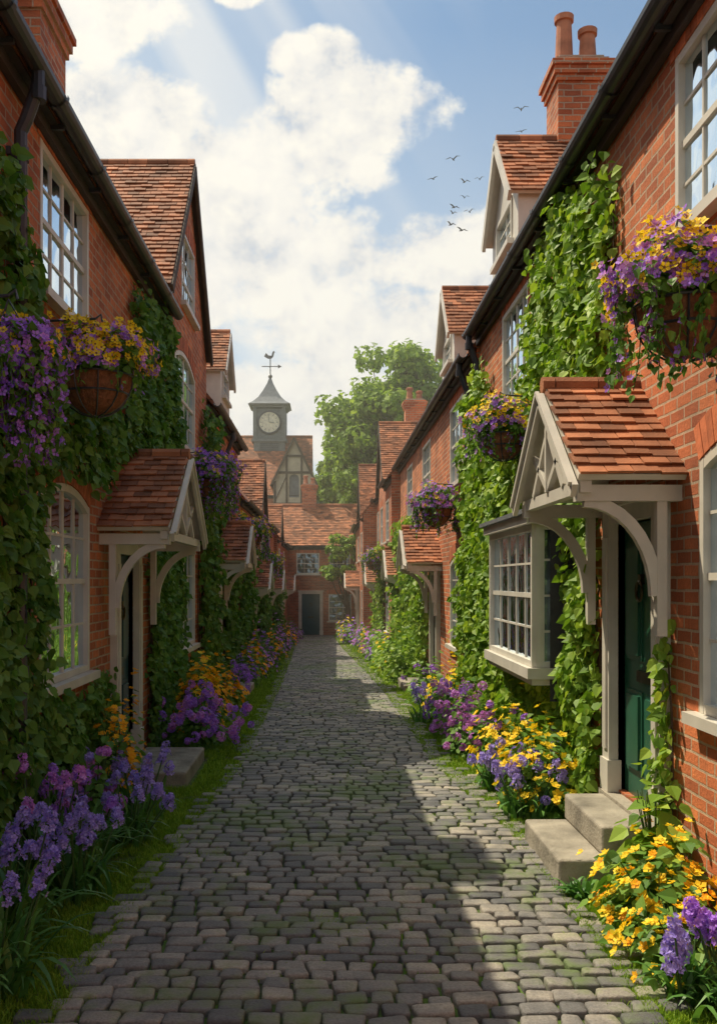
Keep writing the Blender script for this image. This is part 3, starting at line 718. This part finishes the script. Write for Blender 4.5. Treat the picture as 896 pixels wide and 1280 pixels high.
def verge(n,y0,y1,hm,w):
    for sd in (-1,1):
        y=rng.uniform(y0,y1,n)
        if sd<0: x0=np.full(n,-2.08); x1=eL(y)+.02
        else: x0=eR(y)-.02; x1=np.interp(y,[0,26.9,27,35,35.1,46],[2.18,2.1,1.88,1.88,1.38,1.38])
        r=rng.random(n)**1.4
        x=(x1+(x0-x1)*r) if sd<0 else (x0+(x1-x0)*r)
        e=np.sin(y*3.1+x*2)+np.sin(y*7.3-x*5)
        k=(e>-1.8)
        k&=~((sd>0)&(x>1.46)&(y>5.9)&(y<7.0)); k&=~((sd<0)&(x<-1.3)&(y>8.8)&(y<10.3))
        blades(gb,x[k],y[k],rng.uniform(.4,1.2,k.sum())*hm,0,.9,w)
verge(45000,3.2,9,.05,.0036); verge(30000,9,18,.055,.006); verge(14000,18,45.5,.07,.012)
# grass and moss growing in the joints, in patches
n=42000; y=rng.uniform(3.6,16,n); x=rng.uniform(eL(y)-.05,eR(y)+.05)
pt=np.sin(x*2.3+y*1.3+1)+np.sin(y*2.9-x*1.7)+.5*np.sin(x*7+y*5)+rng.normal(0,.25,n)
k=(pt>1.35)|((np.minimum(x-eL(y),eR(y)-x)<.18)&(rng.random(n)<.6))
blades(gb,x[k],y[k],rng.uniform(.02,.038,k.sum()),0,1.3,.003,z=g(y[k])+.012)
gb.build('grass',[MGRASS])

# ------------------------------------------------------------ ivy
def inpoly(P,poly):
    x,y=P[:,0],P[:,1]; r=np.zeros(len(P),bool); n=len(poly); j=n-1
    for i in range(n):
        xi,yi=poly[i];xj,yj=poly[j]
        c=((yi>y)!=(yj>y))&(x<(xj-xi)*(y-yi)/(yj-yi+1e-12)+xi); r^=c; j=i
    return r
def ivy(fr,polys,dens=720,size=.085,thick=.17,avoid=(),mat=None,jit=.07):
    mb=MB()
    for poly in polys:
        P=A(poly,float); lo=P.min(0)-.1; hi=P.max(0)+.1
        N=int(dens*(hi-lo).prod()); q=rng.uniform(lo,hi,(N,2)); k=inpoly(q+rng.normal(0,jit,(N,2)),poly)
        hole=np.sin(q[:,0]*5.3+q[:,1]*3.1)+np.sin(q[:,1]*6.7-q[:,0]*2.9)+np.sin(q[:,0]*11+q[:,1]*9)
        k&=(hole>-2.1)|(rng.random(N)<.4)
        for (a,b,c,d) in avoid: k&=~((q[:,0]>a)&(q[:,0]<b)&(q[:,1]>c)&(q[:,1]<d))
        q=q[k];N=len(q)
        bump=.5+.25*np.sin(q[:,0]*6+q[:,1]*4)+.25*np.sin(q[:,1]*8-q[:,0]*5)
        d=.02+rng.random(N)**.6*(thick*(.25+bump))
        pos=fr.o+q[:,0:1]*fr.u+d[:,None]*fr.d+np.concatenate([np.zeros((N,2)),q[:,1:2]],1)
        n=fr.d[None]*.8+A([[0,0,.45]])+fr.u*rng.normal(-.25,.65,(N,1))+rv(N,.35); t=A([[0,0,-.8]])+rv(N,.65)
        sz=rng.uniform(.55,1.25,N)*size
        inst(mb,LEAFV,LEAFF,pos,n,t,sz,0)
        for _ in range(max(2,int((hi-lo).prod()*1.2))):
            u=rng.uniform(lo[0]+.1,hi[0]-.1); z=lo[1]+.05; pts=[]
            while z<hi[1] and len(pts)<14:
                if inpoly(A([[u,z]]),poly)[0]: pts.append(fr.P(u,.03,z))
                u+=rng.normal(0,.06); z+=.22
            if len(pts)>2: mb.tube(pts,np.linspace(.014,.005,len(pts)),5,1)
    return mb.build('climbing_ivy',[mat or MIVY,MBARK])
ivy(R1,[[(6.9,5.0),(7.15,5.3),(7.5,5.0),(7.7,5.35),(8.4,5.5),(9.1,5.35),(9.6,4.6),(9.9,3.8),(10.2,3.3),(10.3,2.8),(8.2,2.75),(8.15,1.2),(8.6,1.15),(10.4,1.15),(10.5,.0),(7.4,.0),(7.2,.6),(7.35,2.6),(7.3,3.3),(6.75,3.5),(6.95,4.2)]],
    avoid=[(8.1,10.45,1.1,2.75),(5.6,7.22,0,3.0),(10.0,11.55,4.05,5.3)],size=.095,thick=.17,dens=780)
ivy(R1,[[(10.4,0),(14.2,0),(14.0,1.5),(13.6,3.4),(13.3,4.6),(12.2,4.9),(11.7,4.0),(10.3,3.7)]],size=.10,thick=.26,dens=640,avoid=[(10.0,11.55,4.0,5.3)])
ivy(R1,[[(5.72,.1),(5.98,.1),(5.95,1.2),(5.9,1.75),(5.8,1.7),(5.78,1.0)]],size=.085,thick=.08,jit=.03)
ivy(R2,[[(19.0,-.4),(26.6,-.5),(26.4,3.0),(24.5,3.5),(21,3.4),(19.2,2.8),(18.9,1.5)]],dens=300,size=.13,thick=.35,avoid=[(20.6,21.9,.8,2.2),(24.1,25.1,-.2,2)])
ivy(R3,[[(29.4,-.5),(30.4,-.5),(30.2,3.2),(29.5,3.0)],[(32.2,-.5),(33,-.5),(33,2.5),(32.3,2.4)]],dens=300,size=.13,thick=.3)
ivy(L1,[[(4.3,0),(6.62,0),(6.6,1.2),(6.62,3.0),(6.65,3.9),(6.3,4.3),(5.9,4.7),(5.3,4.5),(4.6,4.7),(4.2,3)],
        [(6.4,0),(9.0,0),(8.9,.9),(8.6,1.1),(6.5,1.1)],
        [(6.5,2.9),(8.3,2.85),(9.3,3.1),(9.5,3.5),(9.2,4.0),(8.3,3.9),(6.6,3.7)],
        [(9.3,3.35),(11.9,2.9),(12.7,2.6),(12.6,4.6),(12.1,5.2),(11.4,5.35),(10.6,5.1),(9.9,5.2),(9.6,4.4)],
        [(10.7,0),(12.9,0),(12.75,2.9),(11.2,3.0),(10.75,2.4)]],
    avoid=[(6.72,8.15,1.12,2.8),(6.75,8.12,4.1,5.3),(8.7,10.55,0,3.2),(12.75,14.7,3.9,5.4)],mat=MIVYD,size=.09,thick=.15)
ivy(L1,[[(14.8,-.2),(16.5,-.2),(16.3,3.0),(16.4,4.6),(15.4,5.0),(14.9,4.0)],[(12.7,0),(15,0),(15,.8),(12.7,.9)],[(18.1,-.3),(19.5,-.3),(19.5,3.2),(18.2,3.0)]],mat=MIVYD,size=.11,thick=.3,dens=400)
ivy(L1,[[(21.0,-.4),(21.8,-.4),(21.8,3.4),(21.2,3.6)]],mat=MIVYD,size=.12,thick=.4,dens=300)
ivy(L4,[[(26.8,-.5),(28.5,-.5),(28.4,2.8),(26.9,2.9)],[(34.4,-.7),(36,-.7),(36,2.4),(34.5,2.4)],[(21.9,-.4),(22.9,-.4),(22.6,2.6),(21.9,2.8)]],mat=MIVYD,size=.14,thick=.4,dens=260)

# ------------------------------------------------------------ baskets
def basket(fr,u,z,r=.30,sp=.42,drop=.35,wall_d=.36,nf=420,ls=.055,tr=26,tf=.35,yel=.34):
    mb=MB(); c=fr.P(u,wall_d,z)
    prof=[(r*math.cos(t),r*1.05*math.sin(t)) for t in np.linspace(-math.pi/2+.12,0,7)]
    mb.revolve(c,prof,18,0)
    for i in range(10):
        a=i*math.pi/5
        mb.tube([c+A([math.cos(a)*(r+.012)*math.cos(t),math.sin(a)*(r+.012)*math.cos(t),(r+.012)*1.06*math.sin(t)]) for t in np.linspace(-1.45,0,6)],.006,4,1)
    for zz,rr in ((0,r+.015),(-r*.48,r*.90)):
        mb.tube([c+A([math.cos(t)*rr,math.sin(t)*rr,zz]) for t in np.linspace(0,2*math.pi,19)],.008,5,1)
    top=z+.40
    mb.box(fr,u-.02,u+.02,0,.02,top-.35,top+.08,1)
    mb.tube([fr.P(u,.01,top),fr.P(u,wall_d,top+.02),fr.P(u,wall_d+.04,top+.05),fr.P(u,wall_d+.05,top)],.009,6,1)
    for a in (0.3,2.4,4.5): mb.tube([fr.P(u,wall_d,top),c+A([math.cos(a)*r,math.sin(a)*r,0])],.004,4,1)
    def dome(N,lo,hi):
        v=nrmz(rv(N)); v[:,2]=np.abs(v[:,2])*1.0-.12; s=rng.uniform(lo,hi,(N,1)); 
        lump=1+.16*np.sin(v[:,0:1]*7+v[:,2:3]*5)+.12*np.sin(v[:,1:2]*9)
        p=c+v*s*lump*A([sp,sp,sp*.95])+A([0,0,.06])
        dd=((p-fr.o)@fr.d); p=p+np.maximum(0,.03-dd)[:,None]*fr.d
        return p,v
    p,v=dome(1300,.45,1.0); inst(mb,LEAFV,LEAFF,p,v+rv(len(p),.5)+A([[0,0,.4]]),v+rv(len(p),.6)-A([[0,0,.4]]),rng.uniform(.7,1.3,len(p))*ls,5)
    for m,fct in ((2,.82-yel),(4,.18),(3,yel)):
        N=int(nf*fct)
        p,v=dome(N,.9,1.12)
        if m==3: p=p+A([0,0,.03])
        florets(mb,p,v+rv(N,.35),rng.uniform(.045,.075,N)*(.95 if m==3 else .9),m,0 if m==3 else None)
    for i in range(tr):
        a=rng.uniform(0,2*math.pi); st=c+A([math.cos(a)*sp*.8,math.sin(a)*sp*.8,0.02]); L=rng.uniform(.3,1)*drop+.10
        if (st-fr.o)@fr.d<.05: st=st+fr.d*(.07-((st-fr.o)@fr.d))
        k=max(3,int(L/.03)); zz=-np.linspace(0,L,k)
        q=st+np.stack([np.sin(zz*6+i)*.03+math.cos(a)*.04,np.cos(zz*5+i)*.03+math.sin(a)*.04,zz],1)
        mb.tube(q,.003,4,5)
        q2=np.repeat(q,2,0)+rv(2*k,.018); N=len(q2)
        inst(mb,LEAFV,LEAFF,q2,rv(N,.7)+fr.d+A([[0,0,.3]]),rv(N,.6)-A([[0,0,1.]]),rng.uniform(.6,1.1,N)*ls,5)
        q3=np.repeat(q,2,0); q3=q3[rng.random(len(q3))<tf]
        if len(q3): florets(mb,q3+rv(len(q3),.025),rv(len(q3),.5)+fr.d,rng.uniform(.04,.06,len(q3)),2)
    return mb.build('hanging_flower_basket',[MCOCO,MMETAL,PPUR,PYEL,PVIO,MLEAF])
basket(R1,4.72,3.40,.25,.36,.34,.36,nf=1100,tr=26,tf=.15,yel=.30)
basket(R1,9.55,3.5,.24,.37,.16,.36,nf=750,yel=.42)
basket(R2,15.0,3.15,.26,.40,.35,.36,nf=600,tr=34,tf=.5,yel=.1)
basket(R3,29.8,2.6,.26,.42,.3,.36,nf=300)
basket(L1,6.62,3.46,.26,.35,.04,.44,nf=950,tr=12,tf=.1,yel=.50)
basket(L1,4.98,3.12,.22,.27,.42,.38,nf=420,tr=44,tf=.8,yel=.1)
basket(L1,13.4,3.45,.24,.42,.45,.4,nf=600,tr=40,tf=.6,yel=.1)
basket(L1,20.3,2.95,.26,.45,.5,.4,nf=380,tf=.5)
basket(L4,27.0,2.4,.26,.42,.3,.36,nf=260)

# ------------------------------------------------------------ plants
def bush(name,x,y,rx,ry,h,nl,ls,flowers,leafm=None,z=None):
    mb=MB(); z0=gf(y) if z is None else z
    def pts(N,lo,hi,up=0.0):
        v=nrmz(rv(N)); v[:,2]=np.abs(v[:,2])*(1-up)+up*rng.random(N)
        lump=1+.20*np.sin(v[:,0:1]*6+x*7)+.18*np.sin(v[:,1:2]*7+v[:,2:3]*5+y)
        s=rng.uniform(lo,hi,(N,1))**.6
        return A([x,y,z0])+v*s*lump*A([rx,ry,h]),v
    p,v=pts(nl,.12,1.05); 
    inst(mb,LEAFV,LEAFF,p,v+A([[0,0,.6]])+rv(nl,.45),v*A([1,1,.3])+rv(nl,.4)-A([[0,0,.15]]),rng.uniform(.6,1.3,nl)*ls,0)
    for i in range(14):
        a=rng.uniform(0,6.28); r=rng.uniform(.2,.8)
        mb.tube([(x+.1*rx*math.cos(a),y+.1*ry*math.sin(a),z0-.02),(x+.5*r*rx*math.cos(a),y+.5*r*ry*math.sin(a),z0+h*.5),(x+r*rx*math.cos(a),y+r*ry*math.sin(a),z0+h*.85)],[.007,.005,.003],5,1)
    mats=[leafm or MLEAF,MSTEM]
    for (fm,kind,cnt,fs) in flowers:
        mi=len(mats); mats.append(fm)
        if kind=='s':
            cnt=int(cnt*1.6)
            p,v=pts(cnt,.8,1.3,.2); florets(mb,p+A([0,0,.02]),v+A([[0,0,.5]])+rv(cnt,.35),rng.uniform(.75,1.25,cnt)*fs,mi,mi)
            florets(mb,p+A([0,0,.03]),v+A([[0,0,.5]])+rv(cnt,.35),rng.uniform(.5,.75,cnt)*fs,mi)
        else:
            c,v=pts(cnt,.85,1.25,.3); k=30
            for j in range(cnt):
                d=nrmz(rv(k)); R=fs*rng.uniform(.55,1.0)
                q=c[j]+d*R+A([0,0,.05]); nn=d
                florets(mb,q,nn+rv(k,.2),rng.uniform(.032,.048,k),mi)
    return mb.build(name,mats)
def strap(name,x,y,nb,L,heads,fm,spread=.2):
    mb=MB(); z0=gf(y); S=7
    a=rng.uniform(0,2*math.pi,nb); l=rng.uniform(.6,1.15,nb)*L; w=rng.uniform(.011,.022,nb)
    bx=x+rng.normal(0,spread*.4,nb); by=y+rng.normal(0,spread*.4,nb); lean=rng.uniform(.25,1.0,nb)
    V=[]
    for k in range(S):
        t=k/(S-1); out_=l*lean*t**1.3*.85; up=l*(t-lean*.75*t**2.6)
        ww=w*(1-.15*t-.85*t**4)+.0005
        for sg in (-1,1):
            V.append(np.stack([bx+np.cos(a)*out_-np.sin(a)*ww*sg,by+np.sin(a)*out_+np.cos(a)*ww*sg,z0+up+.004],1))
    V=np.stack(V,1).reshape(-1,3)
    F=A([[2*k,2*k+1,2*k+3,2*k+2] for k in range(S-1)])
    mb.arr(V,(F[None]+(np.arange(nb)*2*S)[:,None,None]).reshape(-1,4),0)
    for i in range(heads):
        an=rng.uniform(0,6.28); o=rng.uniform(.2,1)*spread*1.6; hh=rng.uniform(.7,1.25)*L
        p=A([x+math.cos(an)*o,y+math.sin(an)*o,z0+hh])
        mb.tube([A([x+math.cos(an)*o*.3,y+math.sin(an)*o*.3,z0]),A([x+math.cos(an)*o*.7,y+math.sin(an)*o*.7,z0+hh*.6]),p],[.007,.006,.005],5,1)
        k=38; tt=rng.random((k,1)); d=nrmz(rv(k)); sp_=rng.uniform(.8,1.4)
        q=p+A([math.cos(an)*.15,math.sin(an)*.15,1.])*(tt-.4)*.09*sp_+d*A([1,1,.4])*(.045*(1.15-tt*.75))
        florets(mb,q,d+rv(k,.15)+A([[0,0,.2]]),rng.uniform(.030,.047,k),2)
    return mb.build(name,[MSTRAP,MSTEM,fm],smooth=False)
# left foreground
for (x,y,nb,L,hd,m) in ((-1.62,4.45,130,.56,7,PBLU),(-1.78,5.1,120,.60,12,PBLU),(-1.56,5.75,90,.50,12,PBLU),(-1.74,6.4,90,.54,12,PPUR),(-1.50,6.95,70,.42,12,PBLU),(-1.56,7.6,60,.44,11,PBLU),(-1.85,5.9,60,.68,9,PVIO)):
    strap('agapanthus_plant',x,y,nb,L,hd,m,.22)
bush('violet_flower_bush',-1.82,7.3,.20,.4,.68,420,.07,[(PVIO,'b',18,.05),(PBLU,'b',10,.05)])
bush('orange_flower_bush',-1.85,8.1,.24,.5,.88,520,.065,[(PORA,'s',150,.068)])
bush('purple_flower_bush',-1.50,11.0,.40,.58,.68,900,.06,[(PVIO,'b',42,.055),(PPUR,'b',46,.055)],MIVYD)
bush('orange_flower_bush',-1.7,12.3,.34,.7,.82,800,.07,[(PORA,'s',170,.085),(PYEL,'s',100,.085)])
bush('purple_flower_bush',-1.65,14.3,.36,.7,.64,600,.07,[(PORA,'s',130,.085)])
bush('purple_flower_bush',-1.7,16.0,.32,.6,.7,500,.07,[(PPUR,'b',28,.07)])
for i,yy_ in enumerate((18.6,20.2,22,24,26.5,29,32,35,38.5,42)):
    bush('garden_shrub',-1.68+.04*i*.5,yy_,.34,.8,.65+.12*(i%3),420,.10,[((PPUR,PORA,PVIO)[i%3],'s',70,.10)])
# right foreground
bush('yellow_flower_bush',1.86,5.15,.30,.44,.52,560,.085,[(PYEL,'s',80,.068),(PORA,'s',34,.068)])
bush('leafy_plant',2.0,5.6,.20,.30,.80,200,.13,[],MIVY)
strap('bluebell_plant',1.70,4.35,60,.32,9,PBLU,.13)
strap('bluebell_plant',1.88,4.2,60,.38,11,PPUR,.18)
bush('yellow_flower_bush',1.80,4.65,.24,.36,.36,340,.07,[(PYEL,'s',46,.062),(PORA,'s',14,.062)])
strap('grass_tuft',1.58,5.72,60,.20,0,PBLU,.10)
bush('yellow_flower_bush',1.86,8.0,.30,.55,.68,750,.075,[(PYEL,'s',105,.080),(PBLU,'b',10,.055)])
strap('lavender_plant',1.66,7.7,80,.40,14,PBLU,.22)
bush('yellow_flower_bush',1.84,9.1,.30,.5,.70,700,.075,[(PYEL,'s',100,.083),(PPUR,'b',8,.055)])
strap('lavender_plant',1.6,8.8,70,.36,11,PBLU,.2)
bush('violet_flower_bush',1.66,10.6,.34,.55,.62,800,.07,[(PVIO,'b',50,.055)])
bush('purple_flower_bush',1.66,12.1,.32,.6,.64,700,.075,[(PVIO,'b',24,.06),(PPUR,'b',24,.06)])
strap('lavender_plant',1.48,12.9,70,.42,12,PBLU,.3)
bush('yellow_flower_bush',1.8,13.6,.28,.6,.68,500,.08,[(PYEL,'s',90,.10)])
bush('garden_shrub',1.7,15.4,.32,.7,.7,500,.09,[(PPUR,'b',18,.06)])
bush('garden_shrub',1.58,19.8,.42,.9,.95,700,.11,[],MIVY)
bush('garden_shrub',1.52,21.8,.46,1.0,1.1,800,.12,[(PYEL,'s',16,.1)],MIVY)
bush('garden_shrub',1.48,23.8,.42,.8,.8,600,.12,[],MIVY)
for i,yy_ in enumerate((26.2,28.4,30,33,34.6)):
    bush('garden_shrub',1.45-.03*i,yy_,.36,.8,.7+.15*(i%2),380,.12,[((PPUR,PVIO,PYEL)[i%3],'s',70,.11)])
for i,yy_ in enumerate((37,39.5,42,44.5)):
    bush('garden_shrub',.95-.05*i,yy_,.32,.8,.8,380,.13,[((PPUR,PYEL)[i%2],'s',50,.12)])

# ------------------------------------------------------------ trees
def tree(name,x,y,H,cr,ch,nl,ls,clumps=60,mat=None):
    mb=MB(); z0=gf(y); C=A([x,y,z0+H-ch])
    mb.tube([(x,y,z0-.2),(x+.1,y,z0+H*.25),(x-.1,y+.1,z0+H*.5),(x,y,z0+H*.8)],[.05*cr+.12,.04*cr+.08,.03*cr+.05,.03],9,1)
    cl=[]
    for i in range(clumps):
        v=nrmz(rng.normal(0,1,3)); v[2]=v[2]*.95+.05; r=rng.uniform(.35,1.0)**.6
        c=C+v*r*A([cr,cr,ch])*rng.uniform(.8,1.08); cl.append((c,rng.uniform(.16,.30)*cr))
    for c,r in cl[::2]:
        s=A([x,y,z0+H*rng.uniform(.25,.6)]); m=(s+c)/2+A([0,0,-.1*H*rng.random()])
        mb.tube([s,m,c],[.014*cr+.04,.01*cr+.02,.012],6,1)
    per=nl//clumps
    for c,r in cl:
        v=nrmz(rv(per)); s=rng.uniform(.25,1,(per,1))**.5
        p=c+v*s*r*A([1.15,1.15,.75])*(1+.2*np.sin(v[:,0:1]*8))
        inst(mb,LEAFV,LEAFF,p,v+A([[0,0,.5]])+rv(per,.5),v+rv(per,.7)-A([[0,0,.3]]),rng.uniform(.6,1.3,per)*ls,0)
    return mb.build(name,[mat or MTREE,MBARK])
tree('broadleaf_tree',3.9,51,15.9,4.0,6.0,32000,.28,clumps=120)
tree('broadleaf_tree',7.4,58,14,4.0,4.6,12000,.34,clumps=60)
tree('broadleaf_tree',1.7,55,12.4,2.7,4.6,15000,.28,clumps=60)
tree('broadleaf_tree',-1.0,74,12.5,4.6,4.6,9000,.40,clumps=50)
tree('broadleaf_tree',-12,74,14,5,5,7000,.45,clumps=50)
tree('small_tree',.95,44.0,5.2,1.05,1.6,4200,.15,clumps=28,mat=MIVY)
mb=MB()
for i in range(46):
    x=-60+i*2.7+rng.uniform(-1,1); y=95+rng.uniform(-5,8); hh=rng.uniform(6,11)
    v=nrmz(rv(420)); p=A([x,y,hh*.45])+v*A([3.2,3,hh*.5])*rng.uniform(.6,1,(420,1))
    inst(mb,LEAFV,LEAFF,p,v+A([[0,0,.4]])+rv(420,.5),rv(420),rng.uniform(.5,1,420)*1.0,0)
mb.build('distant_trees',[MTREE])

# ------------------------------------------------------------ birds
def bird(x,y,z,yaw,flap,sc):
    mb=MB()
    def P(a,b,c):
        cx,sx=math.cos(yaw),math.sin(yaw); return A([x+sc*(a*cx-b*sx),y+sc*(a*sx+b*cx),z+sc*c])
    pts=[P(0,-.20,0),P(0,-.16,.0),P(0,-.06,-.01),P(0,.06,-.005),P(0,.14,.01),P(0,.19,.015),P(0,.235,.01)]
    mb.tube(pts,[r*sc for r in (.008,.02,.04,.042,.026,.028,.004)],8,0)
    mb.poly([P(-.015,-.15,0),P(.015,-.15,0),P(.055,-.30,0),P(0,-.27,0),P(-.055,-.30,0)],0)
    for s in (-1,1):
        e=.20*flap
        mb.poly([P(s*.02,.07,.02),P(s*.24,.11,.02+e),P(s*.22,-.01,.02+e),P(s*.02,-.07,.02)],0)
        mb.poly([P(s*.24,.11,.02+e),P(s*.50,.0,.02+e*.55),P(s*.56,-.09,.02+e*.4),P(s*.40,-.05,.02+e*.7),P(s*.22,-.01,.02+e)],0)
    mb.build('bird',[MBIRD])
for (bx,bz,s) in ((7.9,21.1,1),(8.16,20.8,.8),(5.12,19.0,1),(4.4,18.6,.8),(5.75,18.6,.9),(6.3,18.5,.7),(5.7,17.8,.7),(5.3,17.5,1),(5.9,17.2,.8),(5.2,17.1,.7),(5.6,16.5,1.1),(5.0,16.3,.9)):
    bird(bx,38.0+rng.uniform(-1,1),bz,rng.uniform(-.8,.8),rng.uniform(.5,1.2),.58*s)

# ------------------------------------------------------------ haze in the distance (real scattering air)
hb=MB(); hb.box(WORLD,-45,45,14,110,-3,26,0)
hm=bpy.data.materials.new('haze_air'); hm.use_nodes=True; hm.node_tree.nodes.clear(); hn=NT(hm.node_tree)
ho=hn.n('ShaderNodeOutputMaterial'); hv=hn.n('ShaderNodeVolumeScatter',{'Color':(1,.93,.78,1),'Density':.0036,'Anisotropy':.4})
hm.node_tree.links.new(hv.outputs[0],ho.inputs['Volume'])
hb.build('haze_atmosphere',[hm])

# ------------------------------------------------------------ light
S=Vector((-1.0,0.72,2.02)).normalized()
sun=bpy.data.lights.new('sun','SUN'); sun.energy=5.0; sun.angle=math.radians(.5); sun.color=(1,.87,.64)
so=bpy.data.objects.new('sun',sun); so.rotation_euler=S.to_track_quat('Z','Y').to_euler(); so.location=(-20,18,38); scene.collection.objects.link(so)
w=bpy.data.worlds.new('World'); scene.world=w; w.use_nodes=True; w.node_tree.nodes.clear(); nt=NT(w.node_tree)
out_=nt.n('ShaderNodeOutputWorld'); bg=nt.n('ShaderNodeBackground',{'Strength':0.13})
sky=nt.n('ShaderNodeTexSky'); sky.sky_type='NISHITA'; sky.sun_disc=False
sky.sun_elevation=math.asin(S.z); sky.sun_rotation=math.atan2(S.x,S.y)%(2*math.pi); sky.air_density=1.0; sky.dust_density=1.2; sky.ozone_density=1.5
tc=nt.n('ShaderNodeTexCoord'); sep=nt.n('ShaderNodeSeparateXYZ',{0:tc.outputs['Generated']})
yd=nt.math('ADD',nt.math('ABSOLUTE',sep.outputs[1]),.08)
U=nt.math('DIVIDE',sep.outputs[0],yd); Vv=nt.math('DIVIDE',sep.outputs[2],yd)
vec=nt.n('ShaderNodeCombineXYZ',{0:U,1:Vv,2:0.0}).outputs[0]
n1=nt.noise(vec,7,10,.60)
vec2=nt.n('ShaderNodeVectorMath',{0:vec,1:(-.014,.024,0)}).outputs[0]
n2=nt.noise(vec2,7,10,.60)
n3=nt.noise(vec,18,7,.6)
blobs=[(-.20,.44,.12,.07),(-.11,.395,.14,.085),(.03,.47,.10,.06),(-.03,.43,.10,.06),(-.01,.52,.05,.03),(-.06,.31,.17,.075),(.125,.325,.10,.05),(.05,.255,.20,.05),(-.24,.575,.11,.055),(-.085,.588,.03,.02),(.30,.30,.12,.04),(-.3,.36,.14,.08),(-.02,.17,.3,.06),(.9,1.2,.3,.2),(-.8,1.5,.4,.3)]
dens=None
for (a,b,ra,rb_) in blobs:
    du=nt.math('DIVIDE',nt.math('SUBTRACT',U,a),ra); dv=nt.math('DIVIDE',nt.math('SUBTRACT',Vv,b),rb_)
    q=nt.math('SUBTRACT',1.0,nt.math('ADD',nt.math('MULTIPLY',du,du),nt.math('MULTIPLY',dv,dv)))
    q=nt.math('MAXIMUM',q,-1.3)
    dens=q if dens is None else nt.math('MAXIMUM',dens,q)
D=nt.math('ADD',nt.math('MULTIPLY',dens,.60),nt.math('MULTIPLY',nt.math('SUBTRACT',n1,.5),2.7))
D=nt.math('ADD',D,nt.math('MULTIPLY',nt.math('SUBTRACT',n3,.5),.6))
mr=nt.n('ShaderNodeMapRange',{'Value':D,'From Min':-.04,'From Max':.34}); mr.interpolation_type='SMOOTHSTEP'
mask=nt.math('MULTIPLY',mr.outputs[0],.95)
shade=nt.math('ADD',.62,nt.math('MULTIPLY',nt.math('SUBTRACT',n1,n2),4.6))
shade=nt.math('ADD',shade,nt.math('MULTIPLY',nt.math('SUBTRACT',.5,n3),.5),clamp=True)
ccol=nt.ramp(shade,[(0.0,(.60,.645,.70)),(.45,(.90,.875,.82)),(.9,(1.05,1.0,.88))])
ccol=nt.mix(1.0,ccol,(7.6,7.6,7.6,1),'MULTIPLY')
skyc=nt.mix(1.0,sky.outputs[0],(.66,.95,1.02,1),'MULTIPLY')
hz=nt.n('ShaderNodeMapRange',{'Value':Vv,'From Min':.55,'From Max':.08,'To Min':0.06,'To Max':.62}); 
skyc=nt.mix(hz.outputs[0],skyc,(6.6,6.8,6.4,1))
glow=nt.n('ShaderNodeMapRange',{'Value':nt.math('SUBTRACT',nt.math('MULTIPLY',Vv,.35),U),'From Min':.08,'From Max':.6,'To Min':0.0,'To Max':.55})
skyc=nt.mix(glow.outputs[0],skyc,(6.9,6.9,6.3,1))
col=nt.mix(mask,skyc,ccol)
su,sv=S.x/(S.y+.08),S.z/(S.y+.08)
ang=nt.math('ARCTAN2',nt.math('SUBTRACT',Vv,sv),nt.math('SUBTRACT',U,su))
rn=nt.noise(nt.n('ShaderNodeCombineXYZ',{0:ang,1:0.0,2:3.3}).outputs[0],30,2,.4)
rm=nt.n('ShaderNodeMapRange',{'Value':rn,'From Min':.44,'From Max':.60})
fall=nt.n('ShaderNodeMapRange',{'Value':U,'From Min':.16,'From Max':-.12})
col=nt.mix(nt.math('MULTIPLY',nt.math('MULTIPLY',rm.outputs[0],fall.outputs[0]),.5),col,(7.9,7.6,6.9,1))
w.node_tree.links.new(col,bg.inputs[0]); w.node_tree.links.new(bg.outputs[0],out_.inputs[0])

# ------------------------------------------------------------ camera
cam=bpy.data.cameras.new('camera'); co=bpy.data.objects.new('camera',cam); scene.collection.objects.link(co)
co.location=(0,0,2.0); co.rotation_euler=(math.radians(90),0,0)
cam.sensor_fit='VERTICAL'; cam.sensor_height=36; cam.lens=36*1150/1280
cam.shift_x=40/1280; cam.shift_y=85/1280; cam.clip_end=2000; cam.clip_start=.05
scene.camera=co
scene.view_settings.view_transform='Standard'; scene.view_settings.look='None'; scene.view_settings.exposure=0
